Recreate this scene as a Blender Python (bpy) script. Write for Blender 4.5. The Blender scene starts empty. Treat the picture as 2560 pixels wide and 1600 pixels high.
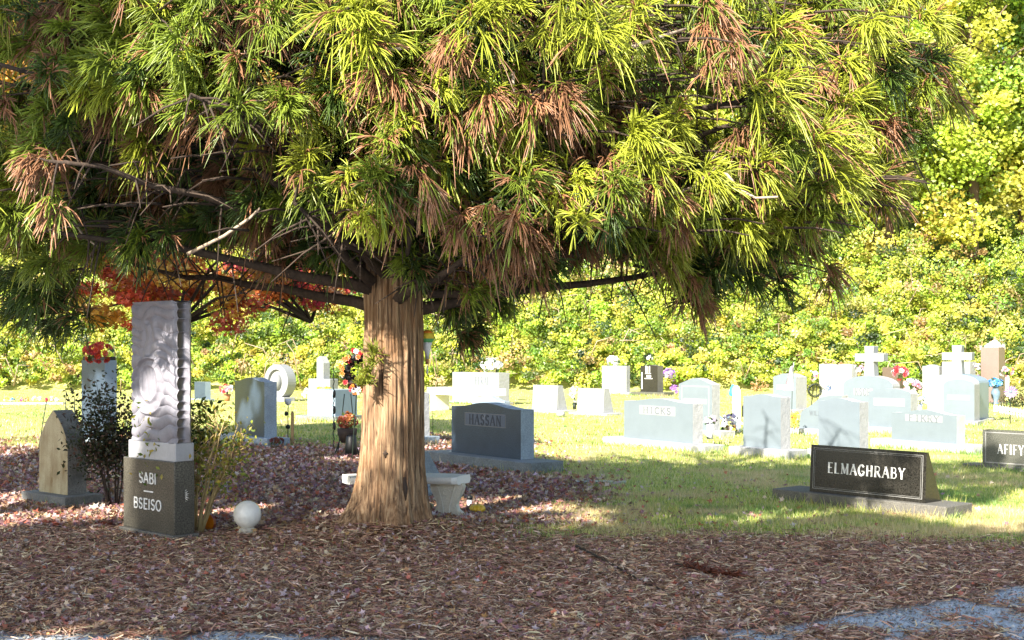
import bpy, math
import numpy as np
from mathutils import Vector
rng = np.random.default_rng(11)
R = math.radians
sc = bpy.context.scene
COL = sc.collection
# ------------------------------------------------------------------ camera model (level camera, lens shift)
F, CX, HY, EYE = 3000.0, 1280.0, 884.0, 1.6
def depth(y, z=0.0): return F*(EYE-z)/(y-HY)
def at(x, y, D): return np.array([(x-CX)/F*D, D, EYE-(y-HY)/F*D])
def gnd(x, y): return at(x, y, depth(y))
def proj(p):
    p = np.asarray(p); return CX+F*p[..., 0]/p[..., 1], HY-F*(p[..., 2]-EYE)/p[..., 1]
TH, EL = R(32), R(32)
LDIR = np.array([math.sin(TH)*math.cos(EL), math.cos(TH)*math.cos(EL), -math.sin(EL)])
# ------------------------------------------------------------------ materials
def nodes(name):
    m = bpy.data.materials.new(name); m.use_nodes = True
    nt = m.node_tree; nt.nodes.clear()
    out = nt.nodes.new('ShaderNodeOutputMaterial')
    return m, nt, out
def N(nt, typ, **kw):
    n = nt.nodes.new(typ)
    for k, v in kw.items():
        if k in n.inputs: n.inputs[k].default_value = v
        else: setattr(n, k, v)
    return n
def ramp(nt, fac, stops):
    r = nt.nodes.new('ShaderNodeValToRGB')
    while len(r.color_ramp.elements) < len(stops): r.color_ramp.elements.new(0.5)
    for e, (p, c) in zip(r.color_ramp.elements, stops):
        e.position = p; e.color = (*c, 1)
    nt.links.new(fac, r.inputs[0]); return r.outputs[0]
def c3(c, k): return tuple(min(1, x*k) for x in c)
def stone_mat(name, col, rough=.4, speck=.35, scale=220, stain=.15, bump=0, bscale=25, stretch=None, spec=.5, staincol=None):
    m, nt, out = nodes(name); L = nt.links.new
    tc = N(nt, 'ShaderNodeTexCoord')
    src = tc.outputs['Object']
    n1 = N(nt, 'ShaderNodeTexNoise', Scale=scale, Detail=3.0); L(src, n1.inputs['Vector'])
    base = ramp(nt, n1.outputs['Fac'], [(.32, c3(col, 1-speck)), (.5, col), (.68, c3(col, 1+speck))])
    mp = N(nt, 'ShaderNodeMapping'); L(src, mp.inputs['Vector'])
    if stretch: mp.inputs['Scale'].default_value = stretch
    n2 = N(nt, 'ShaderNodeTexNoise', Scale=4.0, Detail=6.0, Roughness=.65); L(mp.outputs[0], n2.inputs['Vector'])
    sc_ = staincol or c3(col, .45)
    f = ramp(nt, n2.outputs['Fac'], [(.42, (0, 0, 0)), (.72, (1, 1, 1))])
    mul = N(nt, 'ShaderNodeMath', operation='MULTIPLY'); L(f, mul.inputs[0]); mul.inputs[1].default_value = stain*2
    mx = N(nt, 'ShaderNodeMix', data_type='RGBA'); L(mul.outputs[0], mx.inputs[0]); L(base, mx.inputs[6]); mx.inputs[7].default_value = (*sc_, 1)
    p = N(nt, 'ShaderNodeBsdfPrincipled', Roughness=rough); L(mx.outputs[2], p.inputs['Base Color'])
    p.inputs['Specular IOR Level'].default_value = spec
    if bump:
        nb = N(nt, 'ShaderNodeTexNoise', Scale=bscale, Detail=5.0, Roughness=.6); L(mp.outputs[0] if stretch else src, nb.inputs['Vector'])
        b = N(nt, 'ShaderNodeBump', Strength=bump, Distance=.03); L(nb.outputs['Fac'], b.inputs['Height']); L(b.outputs[0], p.inputs['Normal'])
    L(p.outputs[0], out.inputs[0]); return m
def plain(name, col, rough=.5, metal=0, var=.12, bump=0):
    m, nt, out = nodes(name); L = nt.links.new
    tc = N(nt, 'ShaderNodeTexCoord')
    n1 = N(nt, 'ShaderNodeTexNoise', Scale=30.0, Detail=3.0); L(tc.outputs['Object'], n1.inputs['Vector'])
    base = ramp(nt, n1.outputs['Fac'], [(.3, c3(col, 1-var)), (.7, c3(col, 1+var))])
    p = N(nt, 'ShaderNodeBsdfPrincipled', Roughness=rough, Metallic=metal); L(base, p.inputs['Base Color'])
    if bump:
        b = N(nt, 'ShaderNodeBump', Strength=bump, Distance=.01); L(n1.outputs['Fac'], b.inputs['Height']); L(b.outputs[0], p.inputs['Normal'])
    L(p.outputs[0], out.inputs[0]); return m
def leaf_mat(name, trans=.3, rough=.6, gloss=.04):
    m, nt, out = nodes(name); L = nt.links.new
    a = N(nt, 'ShaderNodeAttribute', attribute_name='tint')
    d = N(nt, 'ShaderNodeBsdfDiffuse'); t = N(nt, 'ShaderNodeBsdfTranslucent'); g = N(nt, 'ShaderNodeBsdfGlossy', Roughness=rough*.7)
    L(a.outputs['Color'], d.inputs['Color']); L(a.outputs['Color'], t.inputs['Color'])
    m1 = N(nt, 'ShaderNodeMixShader'); m1.inputs[0].default_value = trans; L(d.outputs[0], m1.inputs[1]); L(t.outputs[0], m1.inputs[2])
    m2 = N(nt, 'ShaderNodeMixShader'); m2.inputs[0].default_value = gloss; L(m1.outputs[0], m2.inputs[1]); L(g.outputs[0], m2.inputs[2])
    L(m2.outputs[0], out.inputs[0]); return m
M = {}
M['white_pol'] = stone_mat('white granite polished', (.175, .21, .235), .3, .12, 160, .08)
M['white_rough'] = stone_mat('white granite rock face', (.40, .40, .395), .8, .12, 60, .10, bump=.5, bscale=14)
M['white_lite'] = stone_mat('white granite frosted', (.27, .28, .285), .6, .08, 120, .05)
M['slate_pol'] = stone_mat('blue grey granite polished', (.045, .070, .105), .28, .5, 80, .2)
M['slate_rough'] = stone_mat('blue grey granite rock face', (.30, .36, .41), .8, .2, 60, .2, bump=.8, bscale=12)
M['slate_plinth'] = stone_mat('blue grey granite plinth', (.20, .22, .22), .8, .3, 50, .25, bump=.9, bscale=18)
M['black_pol'] = stone_mat('black granite polished', (.024, .022, .018), .2, .75, 85, .2, spec=.55)
M['black_rough'] = stone_mat('dark granite plinth', (.15, .14, .12), .75, .35, 90, .25, bump=.5)
M['grey_pol'] = stone_mat('grey granite polished', (.11, .11, .09), .3, .6, 85, .15)
M['grey_dark'] = stone_mat('grey brown granite', (.085, .078, .062), .32, .75, 75, .25)
M['blue_pol'] = stone_mat('pale blue granite', (.26, .33, .40), .4, .12, 160, .12)
M['marble'] = stone_mat('carved grey marble', (.26, .25, .285), .55, .06, 40, .30, staincol=(.14, .13, .155), stretch=(1, 1, .5))
M['marble_white'] = stone_mat('veined white marble', (.42, .42, .44), .45, .05, 40, .22, staincol=(.24, .24, .27), stretch=(1, 1, .5))
M['sand'] = stone_mat('weathered sandstone', (.44, .39, .25), .9, .15, 90, .45, bump=.3, bscale=40, stretch=(1.6, 1.6, .55), staincol=(.20, .13, .05))
M['sand_shaded'] = stone_mat('weathered shade-toned sandstone flank', (.20, .20, .19), .9, .25, 60, .4, bump=.5, bscale=20, staincol=(.07, .08, .08))  # darker copy of the sandstone, flank shade put into its colour
M['concrete'] = stone_mat('cast concrete', (.62, .58, .49), .8, .1, 120, .2, bump=.25, bscale=60)
M['concrete_white'] = stone_mat('pale cast stone', (.74, .73, .70), .7, .06, 120, .08)
M['pink_granite'] = stone_mat('pinkish brown granite', (.24, .165, .14), .35, .25, 200, .1)
M['brown_stone'] = stone_mat('dark brown granite', (.12, .085, .06), .4, .3, 150, .1)
M['letter_white'] = plain('white painted lettering', (.80, .79, .76), .6)
M['letter_dim'] = plain('pale etched lettering', (.26, .255, .24), .6)
M['letter_grey'] = plain('grey lettering', (.13, .15, .17), .7)
M['letter_dark'] = plain('dark lettering', (.05, .055, .07), .6)
M['panel_dim'] = stone_mat('etched granite panel', (.13, .15, .18), .7, .15, 200, .1)
M['etch'] = plain('etched grey line', (.30, .29, .30), .7)
M['wire'] = plain('dark green wire', (.02, .03, .02), .5, .3)
M['black_metal'] = plain('black painted metal', (.012, .012, .012), .45, .2)
M['wood'] = plain('weathered wood stake', (.30, .20, .09), .8)
M['leafy'] = leaf_mat('leaf', .42)
M['needle'] = leaf_mat('cedar needles', .33, .5, .05)
M['litter'] = leaf_mat('dry litter', .10, .6, .05)
M['petal'] = leaf_mat('petal', .25)
M['grass'] = leaf_mat('grass blade', .3)
M['stem_dark'] = plain('dark twig', (.035, .022, .016), .8)
M['stem_tan'] = plain('tan stem', (.42, .30, .13), .7)
M['branch_pale'] = plain('pale bare branch', (.42, .32, .23), .8)
M['glass_white'] = plain('frosted white glass', (.80, .80, .76), .25, 0, .06, .4)
M['pumpkin'] = plain('yellow pumpkin skin', (.78, .48, .03), .45)
M['pumpkin_green'] = plain('green gourd skin', (.16, .14, .05), .5)
M['orange_glaze'] = plain('orange glaze', (.72, .20, .01), .3)
M['red_glaze'] = plain('dark red glaze', (.25, .03, .015), .35)
M['vase_white'] = plain('white vase', (.76, .76, .77), .4)
M['vase_blue'] = plain('grey blue vase', (.16, .23, .30), .4)
M['terracotta'] = plain('terracotta', (.42, .19, .08), .7)
M['picket'] = plain('white picket', (.8, .8, .8), .6)
M['teal'] = plain('turquoise cloth', (.05, .55, .62), .6)
M['cloth_white'] = plain('white cloth', (.8, .8, .82), .8)
M['cloth_pink'] = plain('faded pink stripes', (.55, .30, .38), .8)
M['rainbow_or'] = plain('orange fabric', (.75, .22, .02), .7)
M['rainbow_ye'] = plain('yellow fabric', (.75, .55, .05), .7)
M['rainbow_gr'] = plain('green fabric', (.12, .40, .14), .7)
M['rainbow_wh'] = plain('white fabric', (.8, .8, .8), .7)
def bark_mat():
    m, nt, out = nodes('cedar bark'); L = nt.links.new
    tc = N(nt, 'ShaderNodeTexCoord')
    mp = N(nt, 'ShaderNodeMapping'); L(tc.outputs['Object'], mp.inputs['Vector']); mp.inputs['Scale'].default_value = (1, 1, .055)
    n1 = N(nt, 'ShaderNodeTexNoise', Scale=44.0, Detail=5.0, Roughness=.65, Distortion=.4); L(mp.outputs[0], n1.inputs['Vector'])
    base = ramp(nt, n1.outputs['Fac'], [(.36, (.055, .030, .016)), (.48, (.24, .140, .075)), (.60, (.40, .265, .150)), (.76, (.54, .42, .28))])
    n2 = N(nt, 'ShaderNodeTexNoise', Scale=3.0, Detail=4.0); L(tc.outputs['Object'], n2.inputs['Vector'])
    f = ramp(nt, n2.outputs['Fac'], [(.52, (0, 0, 0)), (.75, (.8, .8, .8))])
    mx = N(nt, 'ShaderNodeMix', data_type='RGBA'); L(f, mx.inputs[0]); L(base, mx.inputs[6]); mx.inputs[7].default_value = (.25, .125, .05, 1)
    p = N(nt, 'ShaderNodeBsdfPrincipled', Roughness=.9); L(mx.outputs[2], p.inputs['Base Color'])
    b = N(nt, 'ShaderNodeBump', Strength=.9, Distance=.02); L(n1.outputs['Fac'], b.inputs['Height']); L(b.outputs[0], p.inputs['Normal'])
    L(p.outputs[0], out.inputs[0]); return m
M['bark'] = bark_mat()
M['bark_dark'] = stone_mat('shade-dark cedar limb bark', (.065, .042, .028), .9, .3, 30, .3, bump=.8, bscale=14, stretch=(1, 1, .15))  # shade under the crown put into a darker limb tone
M['bark_grey'] = stone_mat('grey brown bark', (.16, .11, .075), .9, .3, 30, .3, bump=.8, bscale=14, stretch=(1, 1, .15))
# ------------------------------------------------------------------ mesh helpers
def mesh_np(name, V, quads=None, tris=None, tint=None, smooth=False):
    V = np.asarray(V, np.float32)
    me = bpy.data.meshes.new(name)
    me.vertices.add(len(V)); me.vertices.foreach_set('co', V.ravel())
    parts, starts, off = [], [], 0
    for f, k in ((quads, 4), (tris, 3)):
        if f is not None and len(f):
            f = np.asarray(f, np.int32); parts.append(f.ravel()); starts.append(off+np.arange(len(f))*k); off += f.size
    li = np.concatenate(parts); st = np.concatenate(starts)
    me.loops.add(len(li)); me.loops.foreach_set('vertex_index', li)
    me.polygons.add(len(st)); me.polygons.foreach_set('loop_start', st.astype(np.int32))
    me.update(calc_edges=True)
    if tint is not None:
        a = me.attributes.new('tint', 'FLOAT_COLOR', 'POINT')
        t = np.ones((len(V), 4), np.float32); t[:, :3] = tint; a.data.foreach_set('color', t.ravel())
    me.polygons.foreach_set('use_smooth', np.full(len(st), smooth))
    return me
def link(name, me, mat=None, parent=None, **props):
    o = bpy.data.objects.new(name, me); COL.objects.link(o)
    for m in (mat if isinstance(mat, (list, tuple)) else [mat] if mat else []): me.materials.append(m)
    if parent: o.parent = parent
    for k, v in props.items(): o[k] = v
    return o
def thing(name, label, cat, loc, rz=0, group=None):
    o = bpy.data.objects.new(name, None); COL.objects.link(o); o.empty_display_size = .1
    o.location = loc; o.rotation_euler = (0, 0, rz); o['label'] = label; o['category'] = cat
    if group: o['group'] = group
    return o
class MB:
    def __init__(s): s.v, s.f, s.m, s.t = [], [], [], []
    def add(s, vs, fs, mi=0, tint=(.5, .5, .5)):
        b = len(s.v); s.v += [tuple(map(float, p)) for p in vs]; s.f += [[b+i for i in f] for f in fs]; s.m += [mi]*len(fs); s.t += [tint]*len(vs); return s
    def box(s, a, b, mi=0):
        (x0, y0, z0), (x1, y1, z1) = a, b
        return s.add([(x0, y0, z0), (x1, y0, z0), (x1, y1, z0), (x0, y1, z0), (x0, y0, z1), (x1, y0, z1), (x1, y1, z1), (x0, y1, z1)],
                     [(0, 3, 2, 1), (4, 5, 6, 7), (0, 1, 5, 4), (1, 2, 6, 5), (2, 3, 7, 6), (3, 0, 4, 7)], mi)
    def prism(s, prof, t, y0=0, mface=0, mside=1):     # profile in x-z, extruded along y (front at y0)
        n = len(prof)
        vs = [(x, y0, z) for x, z in prof]+[(x, y0+t, z) for x, z in prof]
        s.add(vs, [list(range(n)), list(range(2*n-1, n-1, -1))], mface)
        return s.add(vs, [(i, n+i, n+(i+1) % n, (i+1) % n) for i in range(n)], mside)
    def prismx(s, prof, x0, x1, mface=0, mside=1):     # profile in y-z, extruded along x
        n = len(prof)
        vs = [(x0, y, z) for y, z in prof]+[(x1, y, z) for y, z in prof]
        s.add(vs, [list(range(n)), list(range(2*n-1, n-1, -1))], mside)
        return s.add(vs, [((i+1) % n, n+(i+1) % n, n+i, i) for i in range(n)], mface)
    def tube(s, path, r, n=6, mi=0, tint=(.5, .5, .5)):
        P = np.asarray(path, float); k = len(P)
        rr = np.broadcast_to(np.asarray(r, float), (k,))
        T = np.gradient(P, axis=0); T /= np.linalg.norm(T, axis=1)[:, None]+1e-9
        up = np.where(np.abs(T[:, 2:3]) > .9, np.array([[1., 0, 0]]), np.array([[0, 0, 1.]]))
        A = np.cross(T, up); A /= np.linalg.norm(A, axis=1)[:, None]+1e-9
        B = np.cross(T, A)
        vs = []
        for i in range(k):
            for j in range(n):
                a = 2*math.pi*j/n; vs.append(P[i]+rr[i]*(A[i]*math.cos(a)+B[i]*math.sin(a)))
        fs = [(i*n+j, i*n+(j+1) % n, (i+1)*n+(j+1) % n, (i+1)*n+j) for i in range(k-1) for j in range(n)]
        fs += [list(range(n))[::-1], [(k-1)*n+j for j in range(n)]]
        return s.add(vs, fs, mi, tint)
    def lathe(s, prof, c=(0, 0, 0), n=24, mi=0, ribs=0, rib_amp=0, sq=(1, 1)):
        vs = []
        for r, z in prof:
            for j in range(n):
                a = 2*math.pi*j/n; q = r*(1+rib_amp*(abs(math.cos(ribs*a/2))-.6)) if ribs else r
                vs.append((c[0]+q*math.cos(a)*sq[0], c[1]+q*math.sin(a)*sq[1], c[2]+z))
        k = len(prof)
        fs = [(i*n+j, i*n+(j+1) % n, (i+1)*n+(j+1) % n, (i+1)*n+j) for i in range(k-1) for j in range(n)]
        fs += [list(range(n))[::-1], [(k-1)*n+j for j in range(n)]]
        return s.add(vs, fs, mi)
    def bloom(s, c, nrm, r, col, petals=7, layers=2):
        nrm = np.asarray(nrm, float); nrm = nrm/(np.linalg.norm(nrm)+1e-9)
        a = np.cross(nrm, [0.13, .9, .3]); a /= np.linalg.norm(a); b = np.cross(nrm, a); c = np.asarray(c, float)
        for l in range(layers):
            rl = r*(1-.38*l); lift = r*(.15+.35*l)
            for k in range(petals):
                t = 2*math.pi*(k+.5*l)/petals; w = math.pi/petals*1.05
                d = lambda q, rad, h: c+(a*math.cos(q)+b*math.sin(q))*rad+nrm*h
                kk = rng.uniform(.8, 1.2); tc = tuple(min(.9, x*kk) for x in col)
                s.add([d(t, rl*.1, 0), d(t-w, rl*.7, lift*.7), d(t, rl*1.05, lift*rng.uniform(.6, 1.3)), d(t+w, rl*.7, lift*.7)], [(0, 1, 2, 3)], 0, tc)
        return s
    def build(s, name, mat, parent=None, smooth=False, bevel=0, tint=False, **props):
        me = bpy.data.meshes.new(name); me.from_pydata(s.v, [], s.f); me.update()
        for m in (mat if isinstance(mat, (list, tuple)) else [mat]): me.materials.append(m)
        me.polygons.foreach_set('material_index', s.m); me.polygons.foreach_set('use_smooth', [smooth]*len(s.f))
        if tint:
            a = me.attributes.new('tint', 'FLOAT_COLOR', 'POINT')
            t = np.ones((len(s.v), 4), np.float32); t[:, :3] = np.array(s.t); a.data.foreach_set('color', t.ravel())
        o = bpy.data.objects.new(name, me); COL.objects.link(o)
        if parent: o.parent = parent
        if bevel:
            b = o.modifiers.new('soft edge', 'BEVEL'); b.width = bevel; b.segments = 2; b.limit_method = 'ANGLE'; b.angle_limit = R(40)
        for k, v in props.items(): o[k] = v
        return o
def uvsphere(rx, ry, rz, c=(0, 0, 0), n=24, k=14):
    return [(max(rx*math.sin(math.pi*i/k), 1e-4), -rz*math.cos(math.pi*i/k)) for i in range(k+1)]
def norm(v): return v/(np.linalg.norm(v, axis=-1, keepdims=True)+1e-9)
def strands(base, d, L, droop, r, ca, cb, seg=4, sides=3):
    n = len(base); t = np.linspace(0, 1, seg+1)
    P = base[:, None]+d[:, None]*(L[:, None]*t)[..., None]
    P[..., 2] -= (L*droop)[:, None]*t**2
    T = d[:, None]*L[:, None, None]*np.ones((1, seg+1, 1)); T[..., 2] -= (2*L*droop)[:, None]*t; T = norm(T)
    ref = norm(rng.normal(size=(n, 3)))[:, None]
    A = norm(np.cross(T, ref)); B = np.cross(T, A)
    tap = np.interp(t, [0, .25, .8, 1], [.6, 1, .95, .35])
    ang = np.arange(sides)*2*math.pi/sides
    V = P[:, :, None]+(A[:, :, None]*np.cos(ang)[:, None]+B[:, :, None]*np.sin(ang)[:, None])*(r[:, None]*tap)[..., None, None]
    tint = ca[:, None]*(1-t)[:, None]+cb[:, None]*t[:, None]
    tint = np.repeat(tint[:, :, None], sides, 2)
    idx = np.arange(n*(seg+1)*sides).reshape(n, seg+1, sides)
    a = idx[:, :-1]; b = idx[:, 1:]
    q = np.stack([a, np.roll(a, -1, 2), np.roll(b, -1, 2), b], -1).reshape(-1, 4)
    return V.reshape(-1, 3), q, tint.reshape(-1, 3)
def leaf_quads(c, size, tint, tilt=None, up=None, aspect=.62):
    n = len(c); nm = norm(rng.normal(size=(n, 3))+(0 if up is None else np.asarray(up)))
    a = norm(np.cross(nm, norm(rng.normal(size=(n, 3))))); b = np.cross(nm, a)
    s = np.asarray(size).reshape(-1, 1)*np.ones((n, 1))
    V = np.stack([c-a*s*.5, c+b*s*.5*aspect+nm*s*.08, c+a*s*.5, c-b*s*.5*aspect+nm*s*.08], 1)
    return V.reshape(-1, 3), np.arange(4*n).reshape(n, 4), np.repeat(tint, 4, 0)
STAR = np.array([(math.cos(t)*q, math.sin(t)*q) for t, q in zip(np.linspace(0, 2*math.pi, 11)[:-1], [1, .42, .85, .4, .7, .3, .7, .4, .85, .42])])
def star_leaves(c, size, tint, up=(0, 0, 1.6)):
    n = len(c); nm = norm(rng.normal(size=(n, 3))+np.asarray(up))
    a = norm(np.cross(nm, norm(rng.normal(size=(n, 3))))); b = np.cross(nm, a)
    s = np.asarray(size).reshape(-1, 1, 1)
    curl = rng.uniform(-.3, .5, (n, 1, 1))
    rim = c[:, None]+(a[:, None]*STAR[None, :, :1]+b[:, None]*STAR[None, :, 1:])*s*.5+nm[:, None]*s*.5*curl*np.abs(STAR[None, :, 1:])
    V = np.concatenate([c[:, None], rim], 1).reshape(-1, 3)
    base = (np.arange(n)*11)[:, None]
    j = np.arange(10)
    tr = np.stack([base+0*j, base+1+j, base+1+(j+1) % 10], -1).reshape(-1, 3)
    return V, tr, np.repeat(tint, 11, 0)
def pick(cols, n, jit=.2, p=None):
    cols = np.array(cols, float); i = rng.choice(len(cols), n, p=p)
    return np.clip(cols[i]*(1+rng.uniform(-jit, jit, (n, 1)))*(1+rng.uniform(-jit*.35, jit*.35, (n, 3))), 0, .9)
# smooth value noise in 2-D for masks
_g = rng.uniform(0, 1, (64, 64))
def vnoise(x, y, s):
    x = np.asarray(x)/s+100.3; y = np.asarray(y)/s+100.7
    xi = np.floor(x).astype(int); yi = np.floor(y).astype(int); fx = x-xi; fy = y-yi
    fx = fx*fx*(3-2*fx); fy = fy*fy*(3-2*fy)
    g = lambda i, j: _g[i % 64, j % 64]
    return (g(xi, yi)*(1-fx)+g(xi+1, yi)*fx)*(1-fy)+(g(xi, yi+1)*(1-fx)+g(xi+1, yi+1)*fx)*fy
def fbm(x, y, s): return (vnoise(x, y, s)+.5*vnoise(x+9, y+4, s/2.1)+.25*vnoise(x+3, y+8, s/4.3))/1.75
TX, TY = -1.08, 10.75                                           # trunk of the big cedar
# ------------------------------------------------------------------ ground
def sstep(a, b, x): t = np.clip((x-a)/(b-a), 0, 1); return t*t*(3-2*t)
def litter_mask(x, y):
    n = (fbm(x, y, 1.6)-.5)*2.2
    near = 1-sstep(-.5, .9, (y-10.9)+.35*(x-0)*(x > 0)*.4+n*.8)
    left = (1-sstep(-.8, .8, x-(.9-.10*(y-11))+n*1.0))*(1-sstep(-2.5, 2.0, y-22.5+n*3))
    return np.clip(np.maximum(near, left), 0, 1)
def road_mask(x, y):                                            # gravel drive along the front
    n = (fbm(x+20, y, .9)-.5)*1.3
    edge = 6.72+.58*np.clip(x-.9, 0, 3)+.62*np.exp(-((x+3.35)/.35)**2)+.2*np.exp(-((x+1.5)/.4)**2)
    return sstep(-.10, .14, edge-y+n*.38)
def ground_z(x, y):
    d2 = (x-TX)**2+(y-TY)**2
    return .13*np.exp(-d2/(2*.50**2))+.015*(fbm(x, y, 1.1)-.5)*(1-sstep(14, 20, y))
gx = np.unique(np.concatenate([np.linspace(-160, -14, 20), np.linspace(-14, -6, 24), np.arange(-6, 6.01, .09), np.linspace(6, 14, 24), np.linspace(14, 160, 20)]))
gy = np.unique(np.concatenate([np.linspace(-60, 4, 16), np.arange(4, 14, .08), np.arange(14, 28, .2), np.linspace(28, 49, 20), np.linspace(49.5, 60, 30), np.linspace(60, 220, 12)]))
GX, GY = np.meshgrid(gx, gy, indexing='ij')
GZ = ground_z(GX, GY)
hillz = lambda y: sstep(57, 110, y)*24+sstep(50.9, 57.5, y)*4.6
hill = hillz(GY)*(1+.0*GX)
V = np.stack([GX, GY, GZ+hill], -1).reshape(-1, 3)
idx = np.arange(V.shape[0]).reshape(GX.shape)
Q = np.stack([idx[:-1, :-1], idx[1:, :-1], idx[1:, 1:], idx[:-1, 1:]], -1).reshape(-1, 4)
lm = litter_mask(GX, GY); rm = road_mask(GX, GY); wd = sstep(51, 54, GY)
tint = np.stack([lm, rm, wd], -1).reshape(-1, 3)
def ground_mat():
    m, nt, out = nodes('ground cover'); L = nt.links.new
    a = N(nt, 'ShaderNodeAttribute', attribute_name='tint'); sep = N(nt, 'ShaderNodeSeparateColor'); L(a.outputs['Color'], sep.inputs[0])
    geo = N(nt, 'ShaderNodeNewGeometry'); pos = geo.outputs['Position']
    def noise(s, d=4.0): n = N(nt, 'ShaderNodeTexNoise', Scale=s, Detail=d, Roughness=.65); L(pos, n.inputs['Vector']); return n.outputs['Fac']
    g1 = ramp(nt, noise(3.0, 8.0), [(.30, (.18, .25, .05)), (.45, (.42, .43, .11)), (.6, (.60, .54, .24)), (.75, (.66, .58, .34))])
    l1 = ramp(nt, noise(38.0, 6.0), [(.33, (.05, .026, .014)), (.5, (.17, .09, .05)), (.66, (.32, .20, .11))])
    r1 = ramp(nt, noise(60.0, 5.0), [(.3, (.32, .36, .40)), (.5, (.52, .57, .62)), (.7, (.66, .70, .74))])
    w1 = ramp(nt, noise(1.5, 6.0), [(.35, (.10, .14, .02)), (.6, (.34, .36, .05))])
    def mix(f, A, B):
        x = N(nt, 'ShaderNodeMix', data_type='RGBA'); L(f, x.inputs[0]); L(A, x.inputs[6]); L(B, x.inputs[7]); return x.outputs[2]
    c = mix(sep.outputs[0], g1, l1); c = mix(sep.outputs[1], c, r1); c = mix(sep.outputs[2], c, w1)
    p = N(nt, 'ShaderNodeBsdfPrincipled', Roughness=.95); L(c, p.inputs['Base Color']); p.inputs['Specular IOR Level'].default_value = .1
    b = N(nt, 'ShaderNodeBump', Strength=.5, Distance=.03); L(noise(45.0, 5.0), b.inputs['Height']); L(b.outputs[0], p.inputs['Normal'])
    L(p.outputs[0], out.inputs[0]); return m
link('ground', mesh_np('ground', V, Q, tint=tint, smooth=True), ground_mat(), kind='structure')
# ---- gravel drive: its loose stones
def scatter(n, ymin, ymax, f, over=.7, power=2.0):
    out = []
    got = 0
    while got < n:
        k = n*3
        u = rng.uniform(0, 1, k); y = (ymin**(1-power)+(ymax**(1-power)-ymin**(1-power))*u)**(1/(1-power)) if power != 1 else ymin*(ymax/ymin)**u
        x = rng.uniform(-1, 1, k)*(y*.4267+over)
        keep = rng.uniform(0, 1, k) < f(x, y)
        p = np.stack([x[keep], y[keep]], -1); out.append(p); got += len(p)
    return np.concatenate(out)[:n]
p = scatter(12000, 6.2, 8.8, lambda x, y: road_mask(x, y), power=1)
c = np.c_[p, ground_z(p[:, 0], p[:, 1])+.004]
V, q, t = leaf_quads(c, rng.uniform(.008, .028, len(c)), pick([(.36, .37, .39), (.5, .5, .5), (.2, .2, .21), (.3, .25, .2)], len(c)), up=(0, 0, 1.5), aspect=.9)
link('gravel', mesh_np('gravel', V, q, tint=t), M['litter'], kind='stuff', label='grey blue gravel of the drive along the front', category='gravel')
# ---- needle litter
def ribbons(c, L, w, tint, zamp=.02):
    n = len(c); yaw = rng.uniform(0, 2*math.pi, n)*1.0; pit = rng.normal(0, .22, n)
    d = np.stack([np.cos(yaw)*np.cos(pit), np.sin(yaw)*np.cos(pit)*.9, np.sin(pit)], -1)
    s = norm(np.cross(d, np.array([0, 0, 1.])+rng.normal(0, .5, (n, 3))))
    side = np.cross(d, [0, 0, 1.])*rng.normal(0, .22, (n, 1))
    up = rng.uniform(0, .16, (n, 1))*np.array([0, 0, 1.])
    rows = []
    for tt, ww in ((-.5, .55), (0, 1), (.5, .4)):
        pth = c+d*(L*tt)[:, None]+(side+up)*(L*(1-4*tt*tt)*.5)[:, None]
        rows += [pth-s*(w*ww)[:, None]*.5, pth+s*(w*ww)[:, None]*.5]
    V = np.stack(rows, 1)
    b = (np.arange(n)*6)[:, None]
    q = np.concatenate([b+np.array([0, 1, 3, 2]), b+np.array([2, 3, 5, 4])], 0)
    return V.reshape(-1, 3), q, np.repeat(tint, 6, 0)
def littdens(x, y):
    return litter_mask(x, y)*(1-.95*road_mask(x, y)*(fbm(x, y, .35) < .66))*(.25+1.4*fbm(x+5, y, .8))
p = scatter(120000, 6.3, 13.5, littdens, power=1.6)
c = np.c_[p, ground_z(p[:, 0], p[:, 1])+rng.uniform(.004, .03, len(p))]
pal = [(.40, .23, .15), (.56, .35, .22), (.19, .10, .07), (.74, .55, .38), (.38, .20, .14)]
V, q, t = ribbons(c, rng.uniform(.05, .13, len(p)), rng.uniform(.006, .012, len(p)), pick(pal, len(p), .3))
link('needle_litter', mesh_np('needle_litter', V, q, tint=t), M['litter'], kind='stuff', label='brown fallen cedar needles carpeting the ground', category='needle litter')
p1 = scatter(6500, 6.3, 12, lambda x, y: littdens(x, y)*np.clip(1.0-(x-(-1))*.22, .25, 1.2)*.9, power=1.6)
p2 = scatter(26000, 11, 27, lambda x, y: litter_mask(x, y), power=2)
p3 = scatter(1500, 11, 24, lambda x, y: (x > -.5)*1.0*np.clip(1.2-.25*x, .1, 1), power=2)
p = np.concatenate([p1, p2, p3]); sz = np.concatenate([rng.uniform(.03, .075, len(p1)), rng.uniform(.05, .11, len(p2)), rng.uniform(.04, .09, len(p3))])
c = np.c_[p, ground_z(p[:, 0], p[:, 1])+rng.uniform(.012, .045, len(p))]
pal = [(.44, .30, .28), (.32, .15, .14), (.52, .40, .40), (.42, .25, .12), (.26, .13, .15), (.58, .45, .31), (.36, .24, .16), (.40, .13, .08)]
V, tr, t = star_leaves(c, sz, pick(pal, len(p), .25))
link('fallen_leaves', mesh_np('fallen_leaves', V, tris=tr, tint=t), M['litter'], kind='stuff', label='fallen pinkish brown maple leaves scattered under the trees', category='fallen leaves')
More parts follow.
